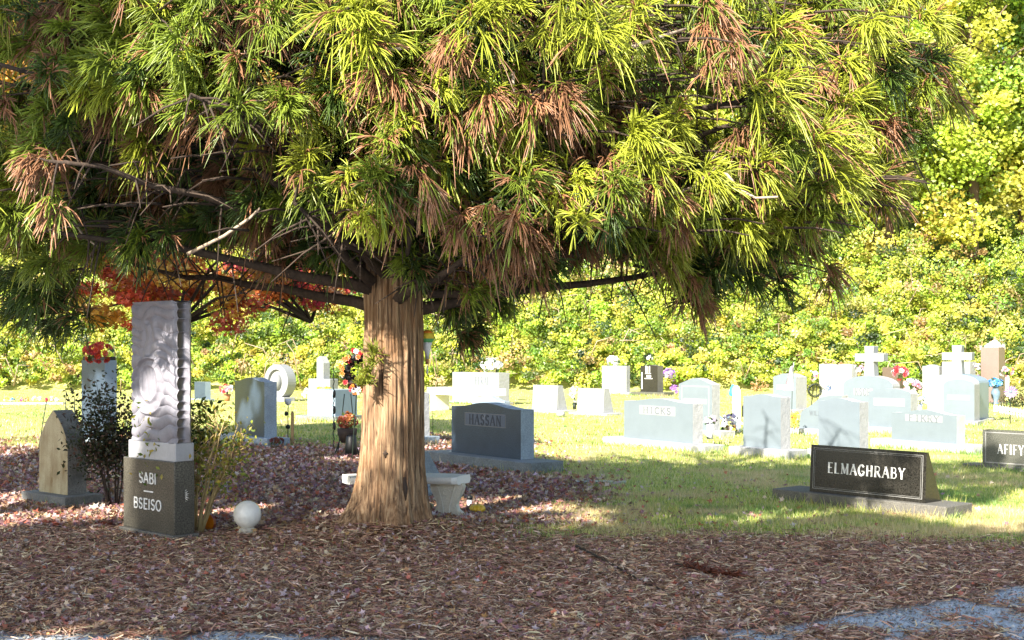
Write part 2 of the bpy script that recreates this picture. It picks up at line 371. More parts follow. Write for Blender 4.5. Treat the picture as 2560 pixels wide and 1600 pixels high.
# ---- grass
def blades(c, h, w, tint):
    n = len(c); yaw = rng.uniform(0, 2*math.pi, n); s = np.stack([np.cos(yaw), np.sin(yaw), 0*yaw], -1)*(w*.5)[:, None]
    lean = rng.normal(0, .45, (n, 3)); lean[:, 2] = 1; tip = c+norm(lean)*h[:, None]
    return np.stack([c-s, c+s, tip], 1).reshape(-1, 3), np.arange(3*n).reshape(n, 3), np.repeat(tint, 3, 0)
gm = lambda x, y: np.clip(1.02-litter_mask(x, y), .015, 1)*(1-road_mask(x, y))*(.35+1.1*fbm(x, y+30, .7))
p1 = scatter(120000, 9.5, 20, gm, power=1.8); p2 = scatter(70000, 20, 51, gm, power=1.6)
pal = [(.52, .56, .10), (.34, .46, .07), (.68, .66, .24), (.72, .64, .36), (.18, .31, .07)]
def gtint(p):
    t = pick(pal, len(p), .2); f = fbm(p[:, 0], p[:, 1], 1.3)[:, None]; g = fbm(p[:, 0]+31, p[:, 1]*1.3+17, .9)[:, None]
    w = np.clip((f-.47)*6, 0, 1); t = t*(1-w)+pick([(.22, .36, .09), (.16, .30, .08), (.30, .40, .10)], len(p), .2)*w
    w = np.clip((g-.53)*7, 0, 1); t = t*(1-w)+pick([(.74, .62, .36), (.66, .52, .28), (.58, .50, .22)], len(p), .2)*w
    return np.clip(t, 0, .9)
V1, t1, c1 = blades(np.c_[p1, ground_z(p1[:, 0], p1[:, 1])-.005], rng.uniform(.025, .085, len(p1)), rng.uniform(.006, .011, len(p1)), gtint(p1))
V2, t2, c2 = blades(np.c_[p2, 0*p2[:, 0]-.005], rng.uniform(.04, .09, len(p2)), rng.uniform(.014, .03, len(p2)), gtint(p2))
link('grass', mesh_np('grass', np.concatenate([V1, V2]), tris=np.concatenate([t1, t2+len(V1)]), tint=np.concatenate([c1, c2])), M['grass'], kind='stuff', label='short yellow green grass of the graveyard lawn', category='grass')
def tuft(x, y, h, n, label):
    g = gnd(x, y); c = np.zeros((n, 3)); c[:, :2] = rng.normal(0, .05, (n, 2))
    V, tr, t = blades(c, rng.uniform(.5, 1, n)*h, np.full(n, .008), pick(pal[:3], n))
    o = link('grass_tuft', mesh_np('grass_tuft', V, tris=tr, tint=t), M['grass'], label=label, category='grass tuft', group='long grass tufts by the black stone'); o.location = g
tuft(2380, 1285, .22, 160, 'long pale grass tuft at the right end of the low black slanted stone')
tuft(2130, 1292, .15, 120, 'dark green grass tuft in front of the low black slanted stone')
tuft(1690, 1285, .13, 110, 'grass tuft in the sunny lawn midway between yellow pumpkin and black stone')
# ------------------------------------------------------------------ lettering
Tk, tn = .17, .07
def arc(cx, cy, rx, ry, a0, a1, n=8): return [(cx+rx*math.cos(R(a0+(a1-a0)*i/n)), cy+ry*math.sin(R(a0+(a1-a0)*i/n))) for i in range(n+1)]
GL = {
 'A': (.86, [([(0.05, 0), (.43, 1)], 0), ([(.43, 1), (.81, 0)], 1), ([(.2, .34), (.66, .34)], 0)]),
 'B': (.74, [([(.12, 0), (.12, 1)], 1), ([(.12, 1), (.4, 1)]+arc(.4, .77, .22, .23, 90, -90)+[(.12, .54)], 0), ([(.12, .52), (.42, .52)]+arc(.42, .26, .27, .26, 90, -90)+[(.12, 0)], 0)]),
 'C': (.8, [(arc(.44, .5, .37, .5, 45, 315, 14), 1)]),
 'E': (.68, [([(.12, 0), (.12, 1)], 1), ([(.1, 1), (.62, 1)], 0), ([(.1, .52), (.5, .52)], 0), ([(.1, 0), (.64, 0)], 0)]),
 'F': (.64, [([(.12, 0), (.12, 1)], 1), ([(.1, 1), (.62, 1)], 0), ([(.1, .52), (.5, .52)], 0)]),
 'G': (.84, [(arc(.44, .5, .37, .5, 45, 340, 14), 1), ([(.5, .42), (.8, .42)], 0), ([(.76, .42), (.76, .05)], 0)]),
 'H': (.84, [([(.13, 0), (.13, 1)], 1), ([(.71, 0), (.71, 1)], 1), ([(.13, .52), (.71, .52)], 0)]),
 'I': (.3, [([(.15, 0), (.15, 1)], 1)]),
 'K': (.82, [([(.13, 0), (.13, 1)], 1), ([(.7, 1), (.16, .42)], 0), ([(.3, .56), (.74, 0)], 1)]),
 'L': (.66, [([(.12, 0), (.12, 1)], 1), ([(.1, 0), (.62, 0)], 0)]),
 'M': (1.0, [([(.1, 0), (.14, 1)], 0), ([(.14, 1), (.5, .08)], 1), ([(.5, .08), (.86, 1)], 0), ([(.88, 1), (.88, 0)], 1)]),
 'N': (.86, [([(.12, 0), (.12, 1)], 0), ([(.12, 1), (.74, 0)], 1), ([(.74, 0), (.74, 1)], 0)]),
 'O': (.9, [(arc(.45, .5, .38, .5, 0, 360, 18), 1)]),
 'R': (.8, [([(.12, 0), (.12, 1)], 1), ([(.12, 1), (.42, 1)]+arc(.42, .75, .24, .25, 90, -90)+[(.12, .5)], 0), ([(.36, .5), (.74, 0)], 1)]),
 'S': (.66, [(arc(.33, .75, .24, .25, 25, 270, 10)+arc(.33, .25, .26, .25, 90, -155, 10)[1:], 1)]),
 'W': (1.1, [([(.06, 1), (.3, 0)], 1), ([(.3, 0), (.55, .95)], 0), ([(.55, .95), (.8, 0)], 1), ([(.8, 0), (1.04, 1)], 0)]),
 'Y': (.8, [([(.06, 1), (.4, .48)], 1), ([(.74, 1), (.4, .48)], 0), ([(.4, .5), (.4, 0)], 1)]),
}
def lettering(text, parent, x0, x1, zc, hgt, mat, y=0, serif=True, thick=1.0, tilt=0, name='lettering', mono=None):
    mb = MB(); gap = .25 if serif else .13
    W = sum(GL[c][0] for c in text)+gap*(len(text)-1) if mono is None else mono*len(text)
    sx = (x1-x0)/W; cur = 0; k = 0
    def stroke(a, b, w):
        nonlocal k
        ax, az = a; bx, bz = b
        A = np.array([x0+(cur+ax)*sx, zc+(az-.5)*hgt]); B = np.array([x0+(cur+bx)*sx, zc+(bz-.5)*hgt])
        d = B-A; d /= np.linalg.norm(d)+1e-9; n = np.array([-d[1], d[0]])*w*hgt*.5
        e = d*w*hgt*.25
        yy = -.005-.0003*(k % 7); k += 1
        mb.prism([tuple(A-e-n), tuple(B+e-n), tuple(B+e+n), tuple(A-e+n)], .009, yy, 0, 0)
    for c in text:
        adv, sts = GL[c]
        off = 0 if mono is None else (mono-adv)/2
        cur += off
        for pts, thk in sts:
            w = (Tk if thk else tn)*thick if serif else .135*thick
            for a, b in zip(pts[:-1], pts[1:]): stroke(a, b, w)
            if serif and len(pts) == 2:
                for (ex, ez) in pts:
                    if ez in (0, 1) and abs(pts[0][1]-pts[1][1]) > .4: stroke((ex-.11, ez), (ex+.11, ez), .055*thick)
        cur += adv+gap if mono is None else mono-off
    o = mb.build(name, mat, parent); o.location = (0, y, 0); o.rotation_euler = (-tilt, 0, 0); return o
# ------------------------------------------------------------------ headstones
def profile(kind, w, h, rise=.05):
    if kind == 'flat': top = [(w, h), (0, h)]
    elif kind == 'arch': top = [(w, h-rise)]+[(w/2+w/2*math.cos(R(a)), h-rise+rise*math.sin(R(a))) for a in range(15, 180, 15)]+[(0, h-rise)]
    elif kind == 'serp':
        top = []
        for i in range(25):
            u = 1-i/24; e = abs(u-.5)*2
            z = h-rise*(1 if e > .86 else .5-.5*math.cos(math.pi*e/.86)); top.append((w*u, z))
    elif kind == 'gable': top = [(w, h-rise), (w*.62, h-.1*rise), (w*.5, h), (w*.38, h-.1*rise), (0, h-rise)]
    elif kind == 'ogive':
        s = h-rise; top = []
        for i in range(13): a = i/12; top.append((w-w/2*(a**1.9), s+rise*a))
        for i in range(11, -1, -1): a = i/12; top.append((w/2*(a**1.9), s+rise*a))
    elif kind == 'round': top = [(w/2+w/2*math.cos(R(a)), h-w*.62+w*.62*math.sin(R(a))) for a in range(0, 181, 9)]
    elif kind == 'wave': top = [(w, h), (w*.8, h), (w*.66, h-.02), (w*.5, h-.05), (w*.3, h-.2), (w*.12, h-.30), (w*.04, h-.36), (0, h-.62)]
    elif kind == 'notch': top = [(w, h-.03), (w*.75, h), (w*.55, h-.03), (w*.45, h-.03), (w*.25, h), (0, h-.01)]
    return [(0, 0), (w, 0)]+top
def frame(xl, yb, xr, a, hp, xs=None, t=None, D=None):
    a = R(a); s, c = math.sin(a), math.cos(a)
    D = D or depth(yb, hp); X = (xl-CX)/F*D
    u = (xr-CX)/F; w = (u*D-X)/(c+u*s)
    if t is None:
        u2 = (xs-CX)/F; Xr, Yr = X+w*c, D-w*s
        t = (u2*Yr-Xr)/(s-u2*c)
    return X, D, w, t, -a
SKIRT = []
def headstone(label, xl, yb, xr, a, yt, xs=None, t=None, kind='serp', rise=.05, mat=('white_pol', 'white_rough'), hp=.12, pl=(.25, .25, .1, .1), plmat='white_rough', cat='headstone', name='headstone', D=None, group='headstones', bevel=.006, wedge=None):
    X, D, w, t, rz = frame(xl, yb, xr, a, hp, xs, t, D)
    h = EYE-(yt-HY)*D/F-hp
    print('STONE %-40s D=%.1f w=%.2f t=%.2f h=%.2f' % (label[:40], D, w, t, h))
    e = thing(name, label, cat, (X, D, 0), rz, group)
    q_ = pl or (0, 0, 0, 0); SKIRT.append((X, D, rz, -q_[0], w+q_[1], -q_[2], t+q_[3]))
    mb = MB()
    if wedge:
        s0, s1, hh = wedge
        mb.prismx([(0, 0), (t, 0), (s1*t, h), (s0*t, h)], 0, w, 0, 1)
    else: mb.prism(profile(kind, w, h, rise), t)
    o = mb.build('tablet', [M[mat[0]], M[mat[1]]], e, bevel=bevel); o.location = (0, 0, hp-.003)
    if pl: MB().box((-pl[0], -pl[2], -.05), (w+pl[1], t+pl[3], hp)).build('plinth', M[plmat], e, bevel=.01)
    return e, w, t, h, hp, D
def panel(e, x0, x1, z0, z1, mat, y=0, tilt=0):
    o = MB().box((x0, -.0025, z0), (x1, .004, z1)).build('inscription_panel', M[mat], e); o.location = (0, y, 0); o.rotation_euler = (-tilt, 0, 0); return o
def border(e, x0, x1, z0, z1, wd, mat, y=0, tilt=0):
    mb = MB(); q = -.002
    mb.box((x0, q, z0), (x1, .003, z0+wd)).box((x0, q, z1-wd), (x1, .003, z1)).box((x0, q, z0+wd), (x0+wd, .003, z1-wd)).box((x1-wd, q, z0+wd), (x1, .003, z1-wd))
    o = mb.build('border', M[mat], e); o.location = (0, y, 0); o.rotation_euler = (-tilt, 0, 0)
# --- low black slanted stone
e, w, t, h, hp, D = headstone('low black polished slanted headstone reading ELMAGHRABY', 2024, 1228, 2313, 50, 1111, xs=2353, wedge=(.10, .22, 0), mat=('black_pol', 'black_pol'), plmat='black_rough', hp=.13, pl=(.42, .28, .10, .10))
tl = math.atan(.10*t/h); yo = -hp*math.tan(tl)
border(e, .035, w-.035, hp+.035, hp+h-.03, .006, 'letter_dim', yo, tl); border(e, .055, w-.055, hp+.052, hp+h-.048, .003, 'letter_dim', yo, tl)
lettering('ELMAGHRABY', e, w*.165, w*.83, hp+h*.54, .105, M['letter_white'], yo, tilt=tl)
# --- AFIFY
e, w, t, h, hp, D = headstone('grey polished headstone reading AFIFY cut by the right edge', 2456, 1161, 2700, 50, 1073, t=.16, kind='flat', mat=('grey_pol', 'grey_pol'), plmat='black_rough', hp=.06, pl=(.28, .2, .06, .1))
border(e, .04, w-.04, hp+.03, hp+h-.03, .014, 'letter_dim')
lettering('AFIFY', e, w*.165, w*.44, hp+h*.47, .125, M['letter_white'], thick=.8)
# --- FIKRY
e, w, t, h, hp, D = headstone('wide pale serpentine headstone reading FIKRY behind the black slanted stone', 2229, 1098, 2392, 58, 1020, xs=2413, rise=.07, hp=.14, pl=(.36, .4, .12, .1))
panel(e, w*.22, w*.79, hp+h*.62, hp+h*.83, 'white_lite'); lettering('FIKRY', e, w*.26, w*.75, hp+h*.725, .10, M['letter_grey'], -.001, thick=.95, mono=.98)
# --- tall plain stone
headstone('tall plain pale upright headstone rising behind the left end of the black slanted stone', 2046, 1122, 2149, 52, 993, xs=2171, kind='serp', rise=.05, hp=.14, pl=(.14, .14, .1, .1))
headstone('plain pale serpentine headstone standing alone left of the tall upright one', 1858, 1116, 1952, 52, 983, xs=1976, kind='serp', rise=.04, hp=.14, pl=(.2, .25, .12, .1))
# --- WILL
e, w, t, h, hp, D = headstone('pale wave topped headstone reading WILL half hidden behind the tall upright', 1998, 1070, 2105, 50, 985, t=.2, kind='wave', hp=.13, pl=(.2, .2, .1, .1))
lettering('WILL', e, w*.25, w*.5, hp+h*.46, .085, M['letter_grey'])
# --- HICKS
e, w, t, h, hp, D = headstone('wide pale headstone reading HICKS with low rounded top', 1560, 1094, 1732, 56, 992, xs=1757, rise=.06, hp=.13, pl=(.42, .42, .14, .1))
panel(e, w*.24, w*.76, hp+h*.60, hp+h*.82, 'white_lite'); lettering('HICKS', e, w*.29, w*.71, hp+h*.71, .105, M['letter_grey'], -.001, thick=.95, mono=.98)
# --- behind HICKS
e, w, t, h, hp, D = headstone('tall pale blue arched headstone behind the HICKS stone', 1697, 1071, 1780, 52, 944, xs=1800, kind='gable', rise=.12, hp=.13, pl=(.2, .3, .1, .1))
panel(e, w*.15, w*.85, hp+h*.50, hp+h*.60, 'white_lite'); border(e, w*.08, w*.92, hp+h*.15, hp+h*.85, .025, 'white_lite')
# --- two bevel edged white stones
for xl, xr, xs, yt, yb, lab in ((1330, 1392, 1411, 962, 1023, 'bright white wedge headstone nearest the HASSAN stone on the sunny lawn'), (1442, 1508, 1525, 970, 1030, 'bright white wedge headstone with white flowers at its left side')):
    X, D, w, t, rz = frame(xl, yb, xr, 46, .06, None, .42)
    h = EYE-(yt-HY)*D/F-.06
    g = thing('headstone', lab, 'headstone', (X, D, 0), rz, 'headstones')
    o = MB().prismx([(0, 0), (t, 0), (t*.55, h), (t*.12, h)], 0, w, 0, 1).build('tablet', [M['white_lite'], M['white_rough']], g, bevel=.008); o.location = (0, 0, .057)
    MB().box((-.2, -.1, -.05), (w+.2, t+.15, .06)).build('plinth', M['white_rough'], g, bevel=.01)
# --- far white stone with flowers and black stone
headstone('far white headstone topped with a white flower saddle before the woods', 1505, 979, 1566, 42, 914, xs=1575, kind='flat', hp=.1, mat=('white_lite', 'white_rough'), pl=(.1, .2, .1, .1))
e, w, t, h, hp, D = headstone('far black polished upright headstone with an etched vase', 1601, 979, 1644, 48, 912, xs=1658, kind='serp', rise=.03, hp=.16, mat=('black_pol', 'black_rough'), pl=(.35, .45, .15, .1), plmat='grey_pol')
mb = MB()
for (x0, z0, x1, z1) in ((.30, .72, .36, .96), (.37, .70, .41, .94), (.5, .70, .56, .95), (.28, .67, .62, .685), (.36, .54, .62, .62), (.25, .48, .7, .505), (.06, .1, .12, .72)):
    mb.box((w*x0, -.003, hp+h*z0), (w*x1, .003, hp+h*z1))
mb.build('etched_emblem', M['letter_white'], e)
# --- BERAL stone
e, w, t, h, hp, D = headstone('white flat topped headstone with etched figure, behind the slab bench', 1131, 1002, 1247, 46, 930, xs=1273, kind='flat', hp=.08, mat=('white_lite', 'white_rough'), pl=(.1, .1, .08, .08))
lettering('BERAL', e, w*.50, w*.80, hp+h*.72, .24, M['panel_dim'], thick=.9)
mb = MB()
for pts in ([(.09, .55), (.09, .98)], [(.09, .84), (.04, .60)], [(.11, .86), (.16, .68), (.14, .5)], [(.22, .3), (.22, .98)], [(.22, .86), (.16, .7), (.24, .55)], [(.22, .86), (.30, .66), (.34, .48)], [(.18, .7), (.22, .6), (.30, .5)]):
    mb.tube([(w*a, -.004, hp+h*b) for a, b in pts], .014, 4)
mb.build('etched_figure', M['etch'], e)
# --- small blue stone behind HASSAN
headstone('small blue grey headstone top peeping above the HASSAN stone', 1180, 1096, 1262, 50, 988, xs=1275, kind='serp', rise=.08, hp=.1, mat=('blue_pol', 'slate_rough'), plmat='slate_rough', pl=(.1, .1, .05, .05))
# --- HASSAN
e, w, t, h, hp, D = headstone('dark blue grey polished headstone reading HASSAN with rough pale sides', 1129, 1130, 1302, 52, 1002, xs=1335, kind='serp', rise=.07, hp=.16, mat=('slate_pol', 'slate_rough'), plmat='slate_plinth', pl=(.42, .48, .22, .12), bevel=.008)
panel(e, w*.21, w*.79, hp+h*.555, hp+h*.79, 'panel_dim'); border(e, w*.205, w*.795, hp+h*.55, hp+h*.795, .005, 'letter_dim', -.001)
lettering('HASSAN', e, w*.27, w*.73, hp+h*.67, .135, M['letter_dark'], -.001)
# --- white stone + wedge emerging right of the trunk
headstone('white headstone edge showing just right of the cedar trunk', 985, 1085, 1052, 50, 978, xs=1074, kind='flat', hp=.12, mat=('white_lite', 'white_rough'), pl=(.1, .18, .1, .1), plmat='slate_rough')
headstone('blue grey wedge headstone end rising behind the concrete bench seat', 945, 1205, 1054, 46, 1118, t=.36, wedge=(.02, .25, 0), hp=.1, mat=('slate_pol', 'slate_rough'), plmat='slate_rough', pl=(.1, .12, .1, .1))
# --- dark slate stone left of trunk
headstone('dark slate headstone with rough pale blue side between maple and cedar trunk', 587, 1085, 661, 52, 942, xs=692, kind='serp', rise=.07, hp=.14, mat=('slate_pol', 'slate_rough'), plmat='slate_rough', pl=(.4, .3, .1, .1), bevel=.008)
# --- wide pale blue stone
headstone('wide pale blue headstone in shade behind the wreath stand', 769, 1038, 838, 36, 973, xs=893, kind='flat', hp=.14, mat=('blue_pol', 'blue_pol'), plmat='slate_plinth', pl=(.3, .1, .1, .1))
# --- small far stone behind the carved slab
headstone('small far blue grey headstone just right of the carved slab', 486, 996, 513, 45, 954, xs=527, kind='flat', hp=.1, mat=('slate_pol', 'blue_pol'), plmat='slate_rough', pl=(.1, .1, .1, .1))
# --- stone with flag, far whites
e, w, t, h, hp, D = headstone('pale gable topped headstone behind the drooping little flag', 1933, 1022, 1990, 50, 933, xs=2017, kind='gable', rise=.09, hp=.1, pl=(.1, .1, .08, .08))
panel(e, w*.15, w*.85, hp+h*.55, hp+h*.68, 'white_lite')
headstone('wide white notch topped headstone left of the first white cross', 2048, 1008, 2130, 48, 909, xs=2143, kind='notch', hp=.1, mat=('white_lite', 'white_rough'), pl=(.1, .1, .1, .1))
headstone('white rounded headstone left behind the dappled K monument', 2306, 1004, 2348, 44, 911, xs=2356, kind='serp', rise=.05, hp=.1, mat=('white_lite', 'white_rough'), pl=(.1, .1, .1, .1))
headstone('taller white headstone right behind the dappled K monument', 2355, 1006, 2425, 44, 904, xs=2439, kind='flat', hp=.1, mat=('white_lite', 'white_rough'), pl=(.1, .1, .1, .1))
headstone('pinkish brown granite column stone topped with white flowers', 2452, 1004, 2497, 44, 868, xs=2512, kind='flat', hp=.12, mat=('pink_granite', 'pink_granite'), plmat='grey_pol', pl=(.1, .1, .1, .1))
headstone('dark brown far headstone beside the red flower stand', 2206, 1000, 2250, 44, 918, t=.2, kind='flat', hp=.1, mat=('brown_stone', 'brown_stone'), plmat='grey_pol', pl=(.1, .1, .1, .1))
# --- cross monuments
def cross(e, w, t, h, hp, D, x0, x1, y0, y1, mat):
    k = D/F; H_ = (y1-y0)*k; W_ = (x1-x0)*k/ math.cos(R(40))*.9; zb = hp+h-.03; sw = W_*.30; T_ = min(.2, t*.7)
    xc = w/2; za, zb2 = zb+H_*.50, zb+H_*.86
    pr = [(xc-sw*.62, zb), (xc+sw*.62, zb), (xc+sw*.5, za), (xc+W_/2, za), (xc+W_/2, za+H_*.26), (xc+sw*.5, za+H_*.26), (xc+sw*.55, zb+H_), (xc-sw*.55, zb+H_), (xc-sw*.5, za+H_*.26), (xc-W_/2, za+H_*.26), (xc-W_/2, za), (xc-sw*.5, za)]
    o = MB().prism(pr, T_).build('cross', [M[mat], M[mat]], e, bevel=.02); o.location = (0, (t-T_)/2, 0)
e, w, t, h, hp, D = headstone('pale arched monument reading KSOR with a tall white cross on top', 2108, 1052, 2232, 44, 938, xs=2250, kind='arch', rise=.22, hp=.14, pl=(.2, .2, .1, .1))
cross(e, w, t, h, hp, D, 2157, 2222, 866, 942, 'white_lite')
panel(e, w*.22, w*.60, hp+h*.57, hp+h*.72, 'white_lite'); lettering('KSOR', e, w*.25, w*.56, hp+h*.645, .14, M['letter_grey'], -.001, thick=.8)
e, w, t, h, hp, D = headstone('dappled blue grey arched monument marked K with a white cross on top', 2319, 1044, 2448, 38, 934, xs=2472, kind='arch', rise=.2, hp=.1, mat=('blue_pol', 'blue_pol'), plmat='white_rough', pl=(.1, .1, .08, .08))
cross(e, w, t, h, hp, D, 2372, 2434, 864, 938, 'white_lite')
lettering('K', e, w*.16, w*.26, hp+h*.66, .18, M['letter_white'], 0)
e, w, t, h, hp, D = headstone('lower pale arched headstone directly in front of the dappled K monument', 2359, 1050, 2436, 38, 948, xs=2449, kind='arch', rise=.12, hp=.1, mat=('white_pol', 'white_rough'), pl=(.1, .1, .1, .06))
panel(e, w*.12, w*.85, hp+h*.5, hp+h*.62, 'white_lite')
e, w, t, h, hp, D = headstone('pale headstone with blank white panel between WILL and FIKRY stones', 2172, 1066, 2277, 48, 970, xs=2295, kind='arch', rise=.10, hp=.12, pl=(.2, .2, .1, .1))
panel(e, w*.12, w*.86, hp+h*.55, hp+h*.75, 'white_lite')
# --- arched old stone left
e, w, t, h, hp, D = headstone('old stained sandstone marker with pointed arch top at far left', 98, 1228, 169, 40, 1022, xs=216, kind='ogive', rise=.42, hp=.12, mat=('sand', 'sand_shaded'), plmat='sand_shaded', pl=(.16, .16, .12, .1), bevel=.01)
# --- column with red mums
e, w, t, h, hp, D = headstone('tall dark square column stone carrying red mums at the left', 204, 1092, 262, 38, 900, xs=292, kind='flat', hp=.1, mat=('slate_pol', 'blue_pol'), plmat='slate_rough', pl=(.1, .1, .1, .1))  # dark front, pale blue sides: shade and skylight put into the stone colours
MB().box((.01, .01, hp+h-.003), (w-.01, t-.01, hp+h+.06)).build('ledge', M['black_metal'], e, bevel=.01)
# ------------------------------------------------------------------ carved monument
def carved():
    X, D, w, t, rz = frame(308, 1316, 436, 42, .05, 487)
    print('CARVED', D, w, t)
    e = thing('monument', 'tall carved grey marble slab with wavy edges on a granite pedestal reading SABI BSEISO', 'monument', (X, D, 0), rz, None)
    k = D/F; zped = EYE-(1141-HY)*k; zblk = EYE-(1098-HY)*k; ztop = EYE-(757-HY)*k
    MB().box((0, 0, .05), (w, t, zped)).build('pedestal', M['grey_dark'], e, bevel=.008)
    MB().box((-.03, -.03, -.05), (w+.03, t+.03, .052)).build('plinth', M['black_rough'], e, bevel=.008)
    bw0, bw1 = w*.085, w*1.0
    MB().box((bw0, t*.05, zped-.003), (bw1, t*.97, zblk)).build('base_block', M['marble_white'], e, bevel=.008)
    lettering('SABI', e, w*.33, w*.66, zped*.755, .088, M['letter_white'], serif=False)
    lettering('BSEISO', e, w*.22, w*.76, zped*.42, .088, M['letter_white'], serif=False)
    MB().box((w*.42, -.004, zped*.575), (w*.60, .004, zped*.592)).build('dash_line', M['letter_white'], e)
    # carved slab: dense grid front with relief
    x0, x1 = bw0+.035, bw1-.005; hs = ztop-zblk; nx, nz = 120, 300
    U, Wz = np.meshgrid(np.linspace(0, 1, nx), np.linspace(0, 1, nz), indexing='ij')
    edge = (.008*np.abs(np.sin(Wz*math.pi*11+1.4*np.sin(Wz*9+U*4)))-.008)*(.6+.6*vnoise(Wz*7, U*0+3, 1.0))
    xs_ = x0+(x1-x0)*U; side = (U-.5)*2
    xs_ = xs_+edge*-side*-1*np.abs(side)**3
    # relief
    xx, zz = U, Wz
    ridge = Wz*13+.35*np.sin(U*5.2+1)+.28*np.sin(U*11+Wz*6)+.22*np.sin(Wz*17+U*3)
    waves = np.abs(np.sin(ridge*math.pi/1.0))**.45
    ex, ez = (xx-.46)/.36, (zz-.40)/.20
    rr = np.sqrt(ex**2+ez**2)
    medal = np.exp(-((rr-1)/.07)**2); inside = sstep(1.02, .92, rr)
    r2 = np.sqrt(((xx-.44)/.20)**2+((zz-.42)/.13)**2); face = np.exp(-((r2-1)/.11)**2)
    inn = .35*np.abs(np.sin(xx*17+zz*7))**.7*sstep(1, .8, r2)+.25*np.abs(np.sin(zz*46+xx*4))*sstep(.8, 1.05, r2)*inside
    body = sstep(.28, .05, np.abs(xx-.42-.06*np.sin(zz*8)))*sstep(.55, .62, zz)*sstep(.90, .80, zz)
    bodyd = .5+.5*np.abs(np.sin(xx*19+np.sin(zz*23)*.8))
    dagger = (np.exp(-((xx-(.62-.35*(zz-.7)))/.07)**2)*sstep(.5, .6, zz)*sstep(.95, .85, zz))
    hgt = waves*(1-inside)*(1-.8*body)*.020+medal*.022+inside*(.008+.016*face+.016*inn)+body*bodyd*.022+dagger*.012
    hgt = hgt-.010*np.exp(-((xx-.40)/.05)**2-((zz-.86)/.018)**2)*2
    corner = .03*(np.clip(np.abs(side)-.9, 0, 1)*10)**2
    yf = t*.13-hgt*1.25+corner
    zv = zblk+hs*Wz*(1-.012*sstep(.88, 1, np.abs(side))*sstep(.97, 1, Wz))
    front = np.stack([xs_, yf, zv], -1)
    back = np.stack([xs_, np.full_like(xs_, t*.93)-corner, zv], -1)
    Vv = np.concatenate([front.reshape(-1, 3), back.reshape(-1, 3)]); n = nx*nz; ix = np.arange(n).reshape(nx, nz)
    q1 = np.stack([ix[:-1, :-1], ix[1:, :-1], ix[1:, 1:], ix[:-1, 1:]], -1).reshape(-1, 4); q2 = q1[:, ::-1]+n
    ring = lambda a: np.stack([a[:-1], a[1:], a[1:]+n, a[:-1]+n], -1)
    q = np.concatenate([q1, q2, ring(ix[0])[:, ::-1]*1, ring(ix[-1]), ring(ix[:, -1])[:, ::-1], ring(ix[:, 0])])
    link('carved_slab', mesh_np('carved_slab', Vv, q, smooth=True), M['marble'], e)
carved()
# ------------------------------------------------------------------ other far monuments
P = gnd(700, 1003); D = P[1]
e = thing('ring_monument', 'bright white round headstone with recessed oval ring left of the pale blue stone', 'headstone', P, R(-40), 'headstones')
k = D/F
mb = MB(); rx, rz_ = .62, .58; zc = .66
outer = [(rx*math.cos(a), zc+rz_*math.sin(a)) for a in np.linspace(0, 2*math.pi, 41)[:-1]]
inner = [(rx*.68*math.cos(a), zc+rz_*.70*math.sin(a)) for a in np.linspace(0, 2*math.pi, 41)[:-1]]
n = 40; vs = [(x, -.18, z) for x, z in outer]+[(x, -.18, z) for x, z in inner]+[(x, .18, z) for x, z in outer]+[(x, -.08, z) for x, z in inner]
fs = [(i, (i+1) % n, n+(i+1) % n, n+i) for i in range(n)]+[(i, 2*n+i, 2*n+(i+1) % n, (i+1) % n) for i in range(n)]+[(n+i, n+(i+1) % n, 3*n+(i+1) % n, 3*n+i) for i in range(n)]+[list(range(3*n, 4*n)), list(range(2*n, 3*n))[::-1]]
mb.add(vs, fs).build('tablet', M['white_lite'], e, smooth=False, bevel=.01)
MB().box((-.5, -.25, -.05), (.5, .25, .14)).build('plinth', M['white_rough'], e, bevel=.02)
o = MB().lathe(uvsphere(.2, .2, .26), (0, -.14, .66), 14).build('relief_figure', M['white_lite'], e, smooth=True)
P = gnd(808, 998); D = P[1]; k = D/F
e = thing('stepped_monument', 'white monument with tall pointed centre pillar behind the pale blue stone', 'headstone', P, R(-38), 'headstones')
MB().box((-.55, -.2, -.05), (.55, .2, .72)).build('base_block', M['white_lite'], e, bevel=.02)
MB().prism([(-.17, 0), (.17, 0), (.17, .55), (0, .80), (-.17, .72)], .3, -.15).build('pillar', [M['white_lite'], M['white_rough']], e, bevel=.015).location = (0, 0, .717)
# slab bench far
X, D, w, t, rz = frame(1074, 1026, 1225, 46, 0, None, .55)
e = thing('slab_bench', 'pale stone slab bench with thick slab legs behind the HASSAN stone', 'bench', (X, D, 0), rz, None)
hs = EYE-(968-HY)*D/F
MB().box((-.06, -.05, hs-.2), (w, t+.05, hs)).build('seat', M['concrete_white'], e, bevel=.01)
MB().box((.0, .02, -.05), (.24, t-.02, hs-.197)).build('leg', M['concrete_white'], e, bevel=.01)
MB().box((w-.5, .02, -.05), (w-.26, t-.02, hs-.197)).build('leg', M['concrete_white'], e, bevel=.01)
